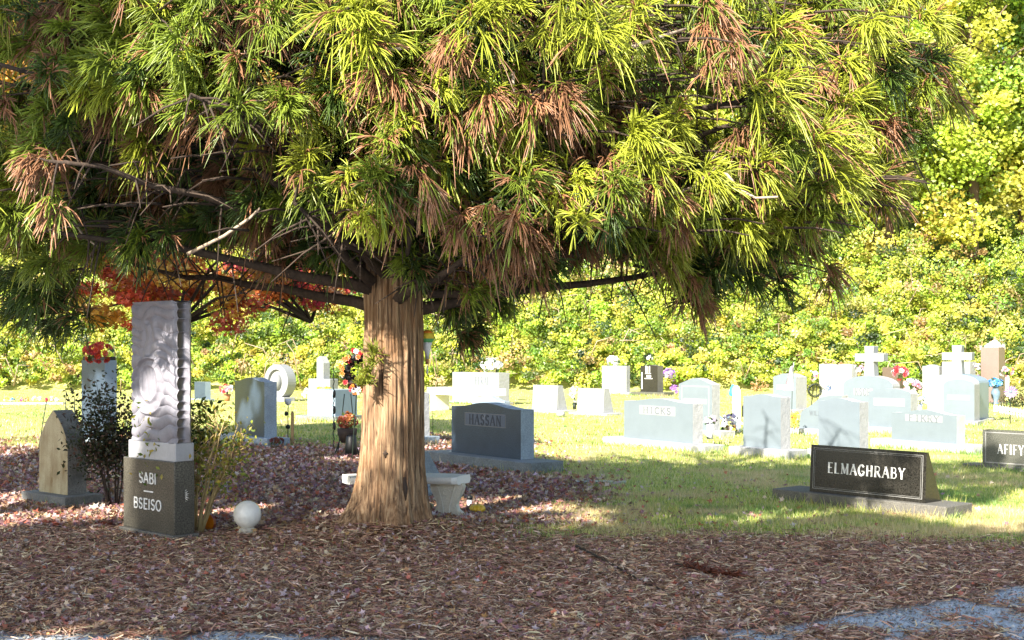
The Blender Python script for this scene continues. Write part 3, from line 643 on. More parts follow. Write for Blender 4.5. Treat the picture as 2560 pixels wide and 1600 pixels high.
# ------------------------------------------------------------------ curved concrete bench behind the trunk
PB = at(1108, 1318, depth(1318)); BY = 11.45
e = thing('garden_bench', 'curved white concrete garden bench partly hidden by the cedar trunk', 'bench', ((1015-CX)/F*BY, BY, .035), 0, None)
n = 26; cr = 1.35; half = R(24.3); top = []; dep = .36
cl = [(cr*math.sin(a), -cr*(1-math.cos(a))*.9-.0, a) for a in np.linspace(-half, half, n)]
vs = []; zt = .415; prof = [(-.18, .015), (-.19, .035), (-.18, .06), (-.165, .07), (.165, .07), (.18, .06), (.19, .035), (.18, .015), (.165, .0), (-.165, .0)]
for i, (x, y, a) in enumerate(cl):
    kx = 1-max(0, abs(i-(n-1)/2)/((n-1)/2)-.93)*4
    for pd, pz in prof: vs.append((x+math.sin(a)*pd*kx, y+math.cos(a)*pd*kx, zt-.075+pz))
m_ = len(prof)
fs = [(i*m_+j, i*m_+(j+1) % m_, (i+1)*m_+(j+1) % m_, (i+1)*m_+j) for i in range(n-1) for j in range(m_)]+[list(range(m_)), [(n-1)*m_+j for j in range(m_)][::-1]]
MB().add(vs, fs).build('seat', M['concrete_white'], e, smooth=False, bevel=.006)
lp = [(-.155, .37), (-.165, .33), (-.15, .28), (-.11, .20), (-.095, .15), (-.11, .10), (-.15, .06), (-.17, .03), (-.17, 0), (.17, 0), (.17, .03), (.15, .06), (.11, .10), (.095, .15), (.11, .20), (.15, .28), (.165, .33), (.155, .37)]
for sgn in (-1, 1):
    x, y, a = cl[9 if sgn < 0 else n-5]
    lp_ = [(px_, pz_*.93) for px_, pz_ in lp]; lg = MB().prism(lp_, .09, -.045, 0, 0)
    ins = [(px*.72, .045+pz*.78) for px, pz in lp]
    lg.prism(ins, .012, -.056, 0, 0)
    for q in (-1, 1):
        pth = [(q*(.10-.06*math.cos(u*2.2))*.7, -.058, .06+.28*u) for u in np.linspace(0, 1, 10)]; lg.tube(pth, .009, 5)
    sp = [(.045*math.cos(u*5)*(1-u*.6)-.0, -.058, .25+.045*math.sin(u*5)*(1-u*.6)) for u in np.linspace(0, 1, 14)]; lg.tube(sp, .007, 5)
    o = lg.build('leg', M['concrete'], e, bevel=.006); o.location = (x+.02*sgn, y-.03, 0); o.rotation_euler = (0, 0, R(-16) if sgn > 0 else R(18))
sk = []
for X, Y, rz, a0, a1, b0, b1 in SKIRT:
    per = 2*(a1-a0+b1-b0); k = int(per*70); u = rng.uniform(0, 1, k); o_ = np.abs(rng.normal(0, .035, k))
    lx = rng.uniform(a0, a1, k); ly = np.where(u < .7, b0-o_, b1+o_); sd_ = u > .62
    lx = np.where(sd_, np.where(u > .81, a1+o_, a0-o_), lx); ly = np.where(sd_, rng.uniform(b0, b1, k), ly)
    c_, s_ = math.cos(rz), math.sin(rz); sk.append(np.stack([X+lx*c_-ly*s_, Y+lx*s_+ly*c_], -1))
sk = np.concatenate(sk); sk = sk[rng.uniform(size=len(sk)) < (.15+.85*(1-litter_mask(sk[:, 0], sk[:, 1])))]
V, tr, t = blades(np.c_[sk, 0*sk[:, 0]-.005], rng.uniform(.05, .16, len(sk)), rng.uniform(.007, .012, len(sk))*np.clip(sk[:, 1]/12, 1, 3), gtint(sk))
link('long_grass', mesh_np('long_grass', V, tris=tr, tint=t), M['grass'], kind='stuff', label='longer untrimmed grass round the feet of the headstones', category='grass')
# ------------------------------------------------------------------ small ornaments
def lathe_thing(name, label, cat, P, parts, group=None, rz=0):
    e = thing(name, label, cat, P, rz, group)
    for nm, prof, mat, kw in parts: MB().lathe(prof, **kw).build(nm, M[mat], e, smooth=True)
    return e
P = gnd(618, 1334); k = P[1]/F; r = 35*k
lathe_thing('gazing_ball', 'frosted white glass ball on a short round base between monument and cedar', 'garden ball', P,
    [('ball', uvsphere(r, r, r), 'glass_white', dict(c=(0, 0, r+.045), n=32)), ('base', [(.085, -.01), (.09, .02), (.07, .045), (.05, .06)], 'concrete', dict(n=20))])
def pumpkin(label, x, y, r, mat, sq, name='pumpkin'):
    P = gnd(x, y)+np.array([0, 0, .025])
    prof = [(max(.004, r*math.sin(math.pi*i/14)**.75), r*sq*(1-math.cos(math.pi*i/14))) for i in range(15)]
    e = thing(name, label, 'pumpkin', P, 0, None)
    MB().lathe(prof, n=48, ribs=9, rib_amp=.16).build('shell', M[mat], e, smooth=True)
    MB().tube([(0, 0, r*sq*2-.01), (.004, 0, r*sq*2+.02), (.012, 0, r*sq*2+.035)], [.012, .008, .007], 6).build('stalk', M['wood'], e)
pumpkin('small flat yellow pumpkin on a paver right of the concrete bench', 1193, 1289, .078, 'pumpkin', .56)
pumpkin('small green gourd in shade behind the concrete bench leg', 1070, 1284, .06, 'pumpkin_green', .7)
P = gnd(1205, 1297)+np.array([0, 0, .02])
o = MB().box((-.09, -.07, -.01), (.09, .07, .012)).build('paver', M['concrete_white'], None, bevel=.004, label='small pale paver lying by the yellow pumpkin', category='paver'); o.location = P
P = gnd(1174, 1274)+np.array([0, 0, .02])
lathe_thing('lantern', 'small grave lantern with black lid behind the yellow pumpkin', 'lantern', P, [('jar', [(.022, 0), (.026, .01), (.026, .075), (.02, .085)], 'vase_white', dict(n=14)), ('lid', [(.03, .084), (.031, .11), (.02, .125), (.006, .13)], 'black_metal', dict(n=14))])
# orange glazed leaf ornament
P = gnd(521, 1326)
e = thing('leaf_ornament', 'orange glazed leaf shaped ornament with pale rim beside the shrub', 'ornament', P, R(-25))
lf = [(0, 0), (.045, .02), (.062, .06), (.055, .105), (.02, .148), (-.02, .145), (-.05, .10), (-.058, .055), (-.042, .02)]
MB().prism(lf, .03, 0).build('blade', [M['orange_glaze'], M['red_glaze']], e, bevel=.008)
MB().tube([(x*1.03, .015, z) for x, z in lf[4:]+lf[:1]], .007, 6).build('rim', M['vase_white'], e, smooth=True)
# flush marker
P = gnd(1500, 1207)
o = MB().box((-.32, -.10, -.02), (.32, .10, .022)).build('flush_marker', M['blue_pol'], None, bevel=.004, label='narrow blue grey marker set flush in the shaded grass', category='grave marker'); o.location = P; o.rotation_euler = (0, 0, R(-6))
P = gnd(1402, 1042)
o = MB().lathe(uvsphere(.11, .11, .08), (0, 0, .07), 14).build('stone_ball', M['white_rough'], None, smooth=True, label='small round white stone on the sunny grass beyond HASSAN', category='stone'); o.location = P
# solar rose stake
P = gnd(720, 1108); k = P[1]/F
e = thing('flower_stake', 'thin stake with white cup shaped flower beside the dark slate stone', 'garden stake', P, 0)
MB().tube([(0, 0, -.02), (0, 0, 96*k)], .010, 6).build('stem', M['wire'], e)
MB().lathe([(.01, 0), (.05, .03), (.06, .08), (.058, .12)], (0, 0, 94*k), 12).build('cup', M['vase_white'], e, smooth=True)
MB().lathe(uvsphere(.042, .042, .042), (0, 0, 41*k), 12).build('bulb', M['wire'], e, smooth=True)
MB().lathe(uvsphere(.03, .03, .045), (-.035, 0, 74*k), 10).build('leaf', M['wire'], e, smooth=True)
P = gnd(731, 1112); k = P[1]/F
o = MB().box((-.025, -.02, -.05), (.025, .02, 80*k)).box((-.02, -.015, 80*k-.001), (.02, .015, 84*k)).build('wooden_stake', M['wood'], None, bevel=.004, label='short weathered wooden stake beside the thin flower stake', category='stake'); o.location = P
# thin marker stake right of trunk
P = gnd(1082, 1097); k = P[1]/F
e = thing('marker_stake', 'thin wire stake with black foot right of the cedar trunk', 'garden stake', P)
MB().tube([(0, 0, 0), (0, 0, 100*k)], .006, 5).build('rod', M['wire'], e); MB().box((-.04, -.03, -.02), (.04, .03, .03)).build('foot', M['black_metal'], e, bevel=.005)
# wire easel at left
P = gnd(142, 1118); k = P[1]/F
e = thing('wire_easel', 'thin dark wire flower easel standing behind the pointed sandstone marker', 'easel', P)
mb = MB()
for pts in ([(-45, 0), (-27, 115)], [(50, 0), (42, 128)], [(20, 10), (22, 140)], [(-32, 62), (50, 74)], [(42, 128), (30, 118), (20, 140)], [(50, 0), (48, 60), (40, 100)]):
    mb.tube([(a*k, .02*i, b*k) for i, (a, b) in enumerate(pts)], .008, 5)
mb.build('wire_frame', M['wire'], e)
# balloon spinner hanging from a branch
D = 10.9; P = at(1068, 905, D); k = D/F
e = thing('balloon_spinner', 'rainbow hot air balloon spinner hanging right of the cedar trunk', 'wind spinner', P)
cz = 62*k; rr = 17.5*k
pro = [(r_, z) for r_, z in uvsphere(rr, rr, rr*1.05, k=16)]
for nm, a, b, mat in (('crown_band', 11, 17, 'rainbow_or'), ('middle_band', 7, 12, 'rainbow_ye'), ('lower_band', 4, 8, 'rainbow_gr')):
    MB().lathe(pro[a:b], (0, 0, cz), 24, ribs=10, rib_amp=.10).build(nm, M[mat], e, smooth=True)
MB().lathe([(.012, 8*k), (.03, 30*k), (rr*.72, cz-rr*.72)], n=16).build('skirt', M['rainbow_wh'], e, smooth=True)
mb = MB()
for i in range(4): a = i*math.pi/2; mb.tube([(rr*.6*math.cos(a), rr*.6*math.sin(a), cz-rr*.7), (.012*math.cos(a), .012*math.sin(a), 5*k)], .002, 4)
mb.tube([(0, 0, cz+rr), (0, 0, cz+rr+.55)], .002, 4)
mb.build('cords', M['wire'], e); MB().lathe([(.012, -6*k), (.016, 0), (.015, 7*k)], n=10).build('basket', M['terracotta'], e)
MB().lathe([(.002, -32*k), (.009, -26*k), (.007, -12*k), (.002, -8*k)], n=8).build('tail', M['rainbow_wh'], e)
# ------------------------------------------------------------------ flowers
GREEN = [(.09, .16, .04), (.14, .2, .06), (.05, .1, .03)]
def bouquet(label, x, y, D, r, cols, n=12, rz=None, leaves=14, vase=None, vh=.2, vr=.06, vmat='vase_white', name='flower_bouquet', cat='flowers', group=None, br=.3, up=.6, petals=7):
    P = at(x, y, D); rz = rz or r
    base = P.copy(); zb = 0
    if vase: base = P-np.array([0, 0, rz*.6+vh])
    e = thing(name, label, cat, base, 0, group); c0 = P-base
    mb = MB()
    for i in range(n):
        d = norm(rng.normal(size=3)+np.array([0, -.5, up])); q = c0+d*np.array([r, r, rz])*rng.uniform(.55, .95)
        mb.bloom(q, d, r*br*rng.uniform(.8, 1.2), cols[rng.integers(len(cols))], petals)
    mb.build('blossoms', M['petal'], e, tint=True)
    if leaves:
        c = c0+norm(rng.normal(size=(leaves, 3))+np.array([0, -.3, -.3]))*np.array([r, r, rz])*.85
        V, q, t = leaf_quads(c, r*.55, pick(GREEN, leaves)); link('leaves', mesh_np('leaves', V, q, tint=t), M['leafy'], e)
    if vase:
        if vase == 'urn': pr = [(vr*.7, 0), (vr*.75, .02), (vr*.4, .06), (vr, vh*.45), (vr*1.05, vh*.7), (vr*.6, vh*.92), (vr*.85, vh)]
        elif vase == 'tube': pr = [(vr, 0), (vr, vh)]
        else: pr = [(vr*.6, 0), (vr, vh)]
        MB().lathe(pr, n=16).build('vase', M[vmat], e, smooth=True)
        MB().tube([(0, 0, vh-.02), (c0[0], c0[1], c0[2])], r*.12, 5).build('stems', M['wire'], e)
    return e
W_, PK, RD, PU, LV, YE, OR, BL = (.82, .82, .84), (.75, .33, .42), (.62, .04, .05), (.40, .20, .68), (.68, .55, .80), (.80, .62, .06), (.75, .25, .04), (.06, .28, .75)
bouquet('dome of red orange mums on top of the dark column', 243, 882, 17.0, .24, [(.62, .07, .03), (.66, .12, .05), (.5, .04, .05)], 60, .18, 10, br=.2, up=.5)
far = [(16, 'tiny pale flowers at the far left end of the grave row', W_, YE), (32, 'small white blue grave flowers in the far left row', W_, BL), (56, 'magenta purple grave flowers in the far left row', (.5, .1, .3), PK), (68, 'small brownish pink flowers next to the magenta bunch', OR, PK), (86, 'pale blue grave flowers midway along the far left row', (.55, .68, .85), W_), (98, 'pale pink flowers touching the pale blue bunch', PK, W_), (117, 'deep red grave flowers in the far left row', RD, (.4, .02, .1)), (130, 'lilac grave flowers right of the deep red bunch', LV, W_), (143, 'white and blue flowers at the right end of the far left row', (.6, .7, .88), W_)]
for x, lab, ca, cb in far:
    bouquet(lab, x, 1000 if x not in (86, 98, 130) else 997, 40, .09, [ca, cb], 9, .085, 4, group='grave flowers in a far row', br=.45)
P = gnd(70, 1011)
o = MB().box((-1.3, -.12, -.05), (1.15, .12, .06)).build('grave_curb', M['blue_pol'], None, bevel=.01, label='low pale blue stone curb under the far left flower row', category='curb'); o.location = P
bouquet('pink and red flowers in a clay pot left of the dark slate stone', 568, 976, 38, .26, [PK, RD, W_, PK], 16, .2, 8, vase='pot', vh=.22, vr=.12, vmat='terracotta')
bouquet('white saddle of flowers on top of the BERAL stone', 1228, 914, 40, .42, [W_, W_, (.7, .7, .78)], 40, .24, 12, br=.22)
bouquet('bushy white flower saddle on top of the far white stone', 1532, 905, 50.5, .36, [W_, W_, (.75, .8, .75)], 34, .28, 16, br=.22)
bouquet('white flower in tiny vase on top of the far black stone', 1624, 896, 50, .13, [W_], 8, .13, 4, br=.5)
bouquet('tall violet flower garland leaning right of the far black stone', 1672, 938, 49, .30, [PU, LV, (.5, .3, .7)], 20, .30, 4, br=.3)
bouquet('lower violet flower cluster below the tall garland', 1686, 976, 48, .22, [PU, (.45, .2, .6)], 14, .25, 3, br=.35)
bouquet('white flowers in a dark green vase left of the second wedge stone', 1436, 990, 34.5, .17, [W_, (.75, .72, .8)], 18, .32, 8, vase='tube', vh=.22, vr=.05, vmat='wire', br=.35)
bouquet('lavender bouquet in a white vase against the right end of HICKS', 1775, 1050, 21, .13, [LV, (.75, .65, .8), W_], 16, .10, 12, vase='tube', vh=.27, vr=.06)
bouquet('soft lavender grave flowers in the middle cluster', 1827, 1048, 24, .16, [LV, (.74, .66, .82), W_], 18, .12, 8)
bouquet('brown and yellow small flowers low in the middle cluster', 1824, 1074, 23.6, .17, [(.5, .3, .15), YE, (.7, .6, .5)], 14, .09, 12)
bouquet('white and blue flowers low right in the middle cluster', 1848, 1066, 23.8, .12, [W_, (.5, .6, .8)], 12, .12, 6)
bouquet('single red flowers on a green stem beside the white post', 1858, 1012, 25, .05, [RD, PK], 5, .05, 4, vase='tube', vh=.22, vr=.025, vmat='wire', br=.6)
bouquet('yellow orange chrysanthemums beside the plain pale headstone', 1988, 1050, 23.2, .10, [YE, OR, (.7, .5, .05)], 26, .22, 14, br=.3)
bouquet('pale pink flowers left of the wide notch topped stone', 2035, 940, 37, .16, [PK, W_, W_], 14, .22, 6)
bouquet('pink and white flowers between notch topped stone and first cross', 2152, 925, 34, .18, [PK, W_, LV], 14, .2, 6)
bouquet('large bouquet of red and white roses behind the KSOR monument', 2250, 932, 30, .24, [RD, PK, W_, (.7, .1, .12)], 30, .18, 12)
bouquet('white and pink flower spray below the red roses', 2280, 970, 29.5, .24, [W_, PK, LV, W_], 30, .28, 14)
bouquet('crimson flowers low at the right end of the flower spray', 2298, 968, 29.2, .10, [RD, PK], 10, .1, 4, br=.4)
bouquet('white flowers above small blue bunch by the panel stone', 2300, 1000, 29, .13, [W_, (.25, .35, .6), W_], 14, .2, 10, vase='tube', vh=.3, vr=.05)
bouquet('white mums topping the pinkish brown column', 2484, 870, 38, .38, [W_, W_, (.82, .75, .76)], 40, .22, 8, br=.25)
bouquet('pink and cream flowers right of the pinkish brown column', 2518, 930, 36, .24, [PK, W_, YE], 18, .17, 6, vase='tube', vh=.5, vr=.06)
bouquet('purple and white flowers left of the pinkish brown column', 2442, 930, 36, .15, [LV, W_, PU], 14, .3, 6)
bouquet('bright blue hydrangeas in a grey blue urn by the K monument', 2489, 958, 28.5, .19, [BL, (.12, .4, .8), (.2, .45, .75)], 26, .13, 12, vase='urn', vh=.42, vr=.10, vmat='vase_blue')
bouquet('yellow flowers strip before the white pillar monument', 810, 974, 36, .30, [YE, (.75, .7, .3)], 22, .05, 6)
bouquet('white flowers at the left edge of the pale blue stone', 766, 990, 36, .16, [W_, (.72, .7, .78)], 16, .3, 8)
bouquet('dark red dried flowers on the slate stone plinth', 690, 1102, 20.6, .14, [(.12, .03, .03), (.2, .07, .04), (.05, .04, .03)], 14, .05, 8, br=.3)
# dark shrub behind picket fence
c = np.array(gnd(2548, 1018))+rng.normal(0, 1, (700, 3))*np.array([.30, .12, .13])+np.array([0, 0, .22])
V, q, t = leaf_quads(c, .06, pick([(.02, .04, .015), (.12, .07, .02), (.05, .07, .02)], 700))
link('low_shrub', mesh_np('low_shrub', V, q, tint=t), M['leafy'], label='dark low shrub behind the white picket edging', category='shrub')
# picket edging
A = gnd(2486, 1029); B = gnd(2575, 1046); e = thing('picket_edging', 'low white picket edging at the right edge beyond the K monument', 'fence', A)
L = np.array(B)-np.array(A)
for i in range(13):
    p = L*i/12; hh = .20
    MB().add([(p[0]-.022, p[1]-.008, 0), (p[0]+.022, p[1]-.008, 0), (p[0]+.022, p[1]-.008, hh-.03), (p[0], p[1]-.008, hh), (p[0]-.022, p[1]-.008, hh-.03), (p[0]-.022, p[1]+.008, 0), (p[0]+.022, p[1]+.008, 0), (p[0]+.022, p[1]+.008, hh-.03), (p[0], p[1]+.008, hh), (p[0]-.022, p[1]+.008, hh-.03)],
             [(0, 1, 2, 3, 4), (9, 8, 7, 6, 5), (1, 6, 7, 2), (2, 7, 8, 3), (3, 8, 9, 4), (4, 9, 5, 0)]).build('picket', M['picket'], e)
MB().tube([(0, .014, .10), (L[0], L[1]+.014, .10)], .012, 4).build('rail', M['picket'], e)
# pinwheel
def pinwheel(label, x, y, D, r, ca, cb, n=22, mat=None, name='pinwheel', yfoot=None):
    P = at(x, y, D); e = thing(name, label, 'pinwheel', (P[0], P[1], 0)); mb = MB()
    for i in range(n):
        a = 2*math.pi*i/n; d = np.array([math.cos(a), -.15, math.sin(a)]); s = np.array([-math.sin(a), 0, math.cos(a)])
        c = np.array([0, 0, P[2]]); rr = r*rng.uniform(.85, 1.05)
        mb.add([c+d*r*.15, c+d*rr*.6+s*r*.09+np.array([0, -.01, 0]), c+d*rr, c+d*rr*.6-s*r*.09], [(0, 1, 2, 3)], 0, ca if i % 2 else cb)
    mb.build('petals', M['petal'], e, tint=True)
    MB().lathe(uvsphere(r*.22, r*.22, r*.22), (0, -.01, P[2]), 12).build('hub', M['pumpkin' if ca[0] > .6 and ca[2] > .5 else 'vase_blue'], e, smooth=True)
    MB().tube([(0, .01, -.03), (0, .01, P[2])], r*.05+.003, 5).build('stake', M['wire'], e)
pinwheel('purple starburst pinwheel above the white picket edging', 2526, 979, 27.5, .17, PU, (.55, .45, .75))
pinwheel('larger white daisy stake in front of the granite pedestal', 450, 1239, 10.3, .085, (.8, .8, .78), (.74, .74, .74), 26)
pinwheel('smaller white daisy stake right of the tan stemmed shrub', 527, 1197, 10.9, .065, (.8, .8, .78), (.74, .74, .74), 24)
# flag
P = gnd(1979, 1046); k = P[1]/F
e = thing('flag', 'small drooping white flag with faded pink stripes on a thin pole', 'flag', P)
MB().tube([(0, 0, -.02), (.03, 0, .14/ .14*142*k)], .008, 6).build('pole', M['wire'], e)
def cloth(x0, x1, nm, mat, yoff):
    nu, nv = 6, 14; vs = []
    for j in range(nv+1):
        for i in range(nu+1):
            u = x0+(x1-x0)*i/nu; v = j/nv
            vs.append((.03-.32*u*(.35+.65*v)*.85+.03, .05*math.sin(u*9+v*3)+yoff, 140*k-(.16*u+v*.68)*(1-.18*u)))
    MB().add(vs, [(j*(nu+1)+i, j*(nu+1)+i+1, (j+1)*(nu+1)+i+1, (j+1)*(nu+1)+i) for j in range(nv) for i in range(nu)]).build(nm, M[mat], e, smooth=True)
cloth(0, 1, 'cloth', 'cloth_white', 0); cloth(.50, .62, 'stripe', 'cloth_pink', -.006); cloth(.8, .92, 'stripe', 'cloth_pink', -.006)
# ring wreath and blue pot
def wreath(label, x, y, D, r, tube, cols, n, yaw=0, stand=None, name='wreath', asp=1.0, back=None):
    P = at(x, y, D); e = thing(name, label, 'wreath', (P[0], P[1], 0), yaw)
    c0 = np.array([0, 0, P[2]]); a = rng.uniform(0, 2*math.pi, n)
    ctr = c0+np.stack([np.cos(a)*r, np.zeros(n), np.sin(a)*r*asp], -1)+rng.normal(0, tube*.5, (n, 3))
    V, q, t = leaf_quads(ctr, tube*.9, pick(cols, n)); link('leaves', mesh_np('leaves', V, q, tint=t), M['leafy'], e)
    MB().tube([(r*math.cos(u), 0, P[2]+r*asp*math.sin(u)) for u in np.linspace(0, 2*math.pi, 33)], tube*.55, 8).build('ring', M[back or 'wire'], e)
    mb = MB()
    for s in (-1, 1): mb.tube([(s*.04, .04, P[2]+r*.9), (s*r*.7, .02, -.02)], .009, 5)
    mb.tube([(0, .06, P[2]+r*.9), (0, .5, -.02)], .009, 5); mb.build('stand', M['wire'], e)
    return e, c0
wreath('round olive green wreath on a wire stand left of WILL', 2037, 976, 27.5, .14, .045, [(.22, .22, .06), (.35, .32, .12), (.1, .12, .04)], 260)
bouquet('little blue flower pot right of the olive wreath', 2069, 972, 27.4, .09, [(.15, .25, .5), (.35, .45, .65)], 10, .08, 4)
wrE, c0 = wreath('black wreath with orange flowers on an easel beside the cedar trunk', 901, 929, 17.8, .20, .085, [(.012, .010, .010), (.02, .012, .01), (.06, .02, .012)], 520, R(-12), asp=1.15, back='black_metal')
mb = MB()
for i in range(26):
    a = rng.choice([rng.uniform(R(200), R(330)), rng.uniform(R(70), R(200))], p=[.62, .38]); q = c0+np.array([math.cos(a)*.23, -.08, math.sin(a)*.27])+rng.normal(0, .025, 3)
    mb.bloom(q, (rng.normal(0, .4), -1, .2), .045, [OR, RD, W_, (.6, .2, .05)][rng.integers(4)])
mb.build('blossoms', M['petal'], wrE, tint=True)
P = gnd(868, 1138); k = P[1]/F
e = bouquet('orange autumn flowers in a dark basket on legs left of the cedar trunk', 868, 1052, P[1], .17, [(.45, .15, .03), (.38, .09, .04), (.42, .16, .05), (.36, .04, .04)], 34, .14, 26)
MB().lathe([(.10, 0), (.15, .12), (.16, .22)], (0, 0, -.34), 16).build('basket', M['stem_dark'], e, smooth=True)
mb = MB()
for s in (-1, 1): mb.tube([(s*.10, 0, -.25), (s*.19, -.03, -.53)], .011, 5).tube([(s*.05, .05, .42), (s*.15, 0, -.53)], .008, 5)
mb.build('legs_frame', M['wire'], e)
P = gnd(878, 1140)
o = MB().lathe([(.08, 0), (.10, .03), (.085, .30), (.06, .33)], n=14).build('dark_urn', M['black_metal'], None, smooth=True, label='dark narrow urn half hidden behind the left edge of the trunk', category='urn'); o.location = P
# tall rod with scroll left of the wreath
P = gnd(834, 1125); k = P[1]/F
e = thing('scroll_post', 'black twisted metal post with scrolls in front of the pale blue stone', 'post', P)
mb = MB(); mb.tube([(.01*math.sin(u*40), .01*math.cos(u*40), u) for u in np.linspace(0, 208*k, 40)], .009, 6)
for zc_ in (60*k, 100*k, 140*k): mb.lathe(uvsphere(.026, .026, .07), (.012, 0, zc_), 10)
mb.build('rod', M['black_metal'], e)
# grave cluster pieces in the middle
P = gnd(1841, 1080); k = P[1]/F
o = MB().box((-.075, -.06, -.02), (.075, .06, 106*k)).lathe(uvsphere(.07, .07, .07), (0, 0, 108*k), 12).build('white_post', M['vase_white'], None, bevel=.008, label='slim white post rising from the middle grave flowers', category='post'); o.location = P
D = 25.5; P = at(1832, 991, D); k = D/F
e = thing('balloon', 'turquoise teardrop balloon above the middle grave flowers', 'balloon', P)
MB().lathe([(.02, 0), (.075, .02), (.085, .07), (.07, .14), (.035, .21), (.008, .26)], n=18).build('bag', M['teal'], e, smooth=True)
MB().tube([(0, 0, .01), (.02, 0, -.5), (.02, .1, -P[2])], .004, 4).build('string', M['wire'], e)
P = gnd(1812, 1069); k = P[1]/F
e = thing('angel_figurine', 'small pale blue angel figurine kneeling among the middle grave flowers', 'figurine', P)
MB().lathe([(.09, 0), (.085, .05), (.05, .16), (.035, .2)], n=16).build('gown', M['vase_white'], e, smooth=True)
MB().lathe(uvsphere(.035, .035, .04), (0, 0, .235), 14).build('head', M['vase_white'], e, smooth=True)
for s in (-1, 1): MB().prism([(0, .12), (s*.10, .20), (s*.12, .27), (s*.05, .22), (0, .18)], .015, .03).build('wing', [M['vase_blue']]*2, e)
# ------------------------------------------------------------------ shrubs by the monument
def shrub(label, x, y, stems, hgt, spread, nleaf, pal, stem_mat, lsize, lo=.35, r0=.011, lean=(0, 0), cluster=.09, group=None):
    P = gnd(x, y); e = thing('shrub', label, 'shrub', P, 0, group); mb = MB(); tips = []
    for i in range(stems):
        a = rng.uniform(0, 2*math.pi); d = np.array([math.cos(a)*spread*rng.uniform(.3, 1)+lean[0], math.sin(a)*spread*.6*rng.uniform(.3, 1)+lean[1], hgt*rng.uniform(.65, 1.02)])
        b = np.array([math.cos(a)*.05, math.sin(a)*.04, -.02])
        u = np.linspace(0, 1, 8)[:, None]; wob = rng.normal(0, .02, (8, 3))*u
        pth = b+d*u*np.array([1, 1, 1])*np.concatenate([u**.25, u**.25, np.ones_like(u)], 1)+wob
        mb.tube(pth, np.linspace(r0, r0*.35, 8), 5)
        for j in range(5):
            f = rng.uniform(lo, 1); s0 = b+d*f*np.array([f**.25, f**.25, 1]); dd = norm(rng.normal(size=3)+np.array([0, 0, .5]))*rng.uniform(.12, .26)
            mb.tube([s0, s0+dd*.5+rng.normal(0, .01, 3), s0+dd], [r0*.45, r0*.35, r0*.2], 4); tips += [s0+dd, s0+dd*.6]
        tips.append(pth[-1])
    mb.build('stems', M[stem_mat], e, smooth=True)
    tips = np.array(tips); c = tips[rng.integers(len(tips), size=nleaf)]+rng.normal(0, cluster, (nleaf, 3)); c[:, 2] = np.maximum(c[:, 2], .03)
    V, q, t = leaf_quads(c, rng.uniform(.6, 1.2, nleaf)*lsize, pick(pal, nleaf, .3), aspect=.5); link('leaves', mesh_np('leaves', V, q, tint=t), M['leafy'], e)
    return e
shrub('dark leaved rose bush between pointed sandstone marker and carved monument', 283, 1268, 15, 1.15, .28, 3200, [(.03, .045, .015), (.05, .06, .02), (.09, .05, .03), (.02, .03, .012)], 'stem_dark', .055, lo=.42, r0=.008, lean=(-.06, .1), cluster=.10)
shrub('tan stemmed shrub with yellow green leaves at the right of the carved monument', 489, 1334, 17, 1.12, .46, 1300, [(.26, .28, .04), (.36, .30, .04), (.12, .17, .03)], 'stem_tan', .055, lo=.45, r0=.012, lean=(.03, -.03))
shrub('dark green upright shrub foliage overlapping the right edge of the carved slab', 470, 1325, 7, 1.38, .16, 420, [(.03, .06, .02), (.05, .09, .025), (.12, .16, .03)], 'stem_tan', .075, lo=.62, r0=.008, lean=(-.0, .0), cluster=.07)
# ------------------------------------------------------------------ the big cedar
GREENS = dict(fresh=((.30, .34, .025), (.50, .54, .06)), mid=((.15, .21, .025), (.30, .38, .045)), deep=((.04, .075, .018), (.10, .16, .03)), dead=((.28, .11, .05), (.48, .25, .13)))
cedar = thing('cedar_tree', 'big cedar with drooping green and brown needle sprays over the graves', 'tree', (TX, TY, 0))
O = np.array([TX, TY, 0])
def trunk_mesh():
    nz, na = 120, 240; zs = np.concatenate([np.linspace(-.12, .8, 50), np.linspace(.82, 5.9, 70)]); A = np.linspace(0, 2*math.pi, na, endpoint=False)
    r = np.interp(zs, [-.12, 0, .12, .3, .6, 1.2, 2.1, 3.0, 5.9], [.50, .43, .365, .32, .285, .264, .245, .215, .05])
    ZZ, AA = np.meshgrid(zs, A, indexing='ij'); RR = np.repeat(r[:, None], na, 1)
    fl = np.exp(-np.clip(ZZ, 0, 9)/.22)
    RR = RR*(1+fl*.20*np.cos(5*AA+.8)+fl*.15*np.cos(3*AA+2.6)+.25*fl*np.clip(np.cos(AA-R(190)), 0, 1))
    RR = RR+.008*np.sin(17*AA+1.2*np.sin(ZZ*2.1))+.006*np.sin(31*AA+2*np.sin(ZZ*1.3+1))+.012*np.sin(4*AA+ZZ*.5)+.0015*rng.normal(size=RR.shape)
    RR = RR-.020*np.abs(np.sin(AA*11+3.2*vnoise(AA*2.2+5, ZZ*.7, .8)+.5*ZZ))**3-.010*np.abs(np.sin(AA*23+4*vnoise(AA*3+9, ZZ*.9, .5)))**2+.012*fl*np.sin(AA*9+2)
    cx = .02*np.sin(ZZ*1.1); V = np.stack([cx+RR*np.cos(AA), RR*np.sin(AA), ZZ], -1).reshape(-1, 3)
    ix = np.arange(len(zs)*na).reshape(len(zs), na)
    a, b = ix[:-1], ix[1:]; q = np.stack([a, np.roll(a, -1, 1), np.roll(b, -1, 1), b], -1).reshape(-1, 4)
    return mesh_np('trunk', V, q, smooth=True)
tr_o = link('trunk', trunk_mesh(), M['bark'], cedar)
MB().tube([(-.02, -.235, .70), (-.02, -.252, .725), (-.015, -.24, .76)], [.025, .032, .012], 10).build('knot', M['bark_dark'], tr_o, smooth=True)
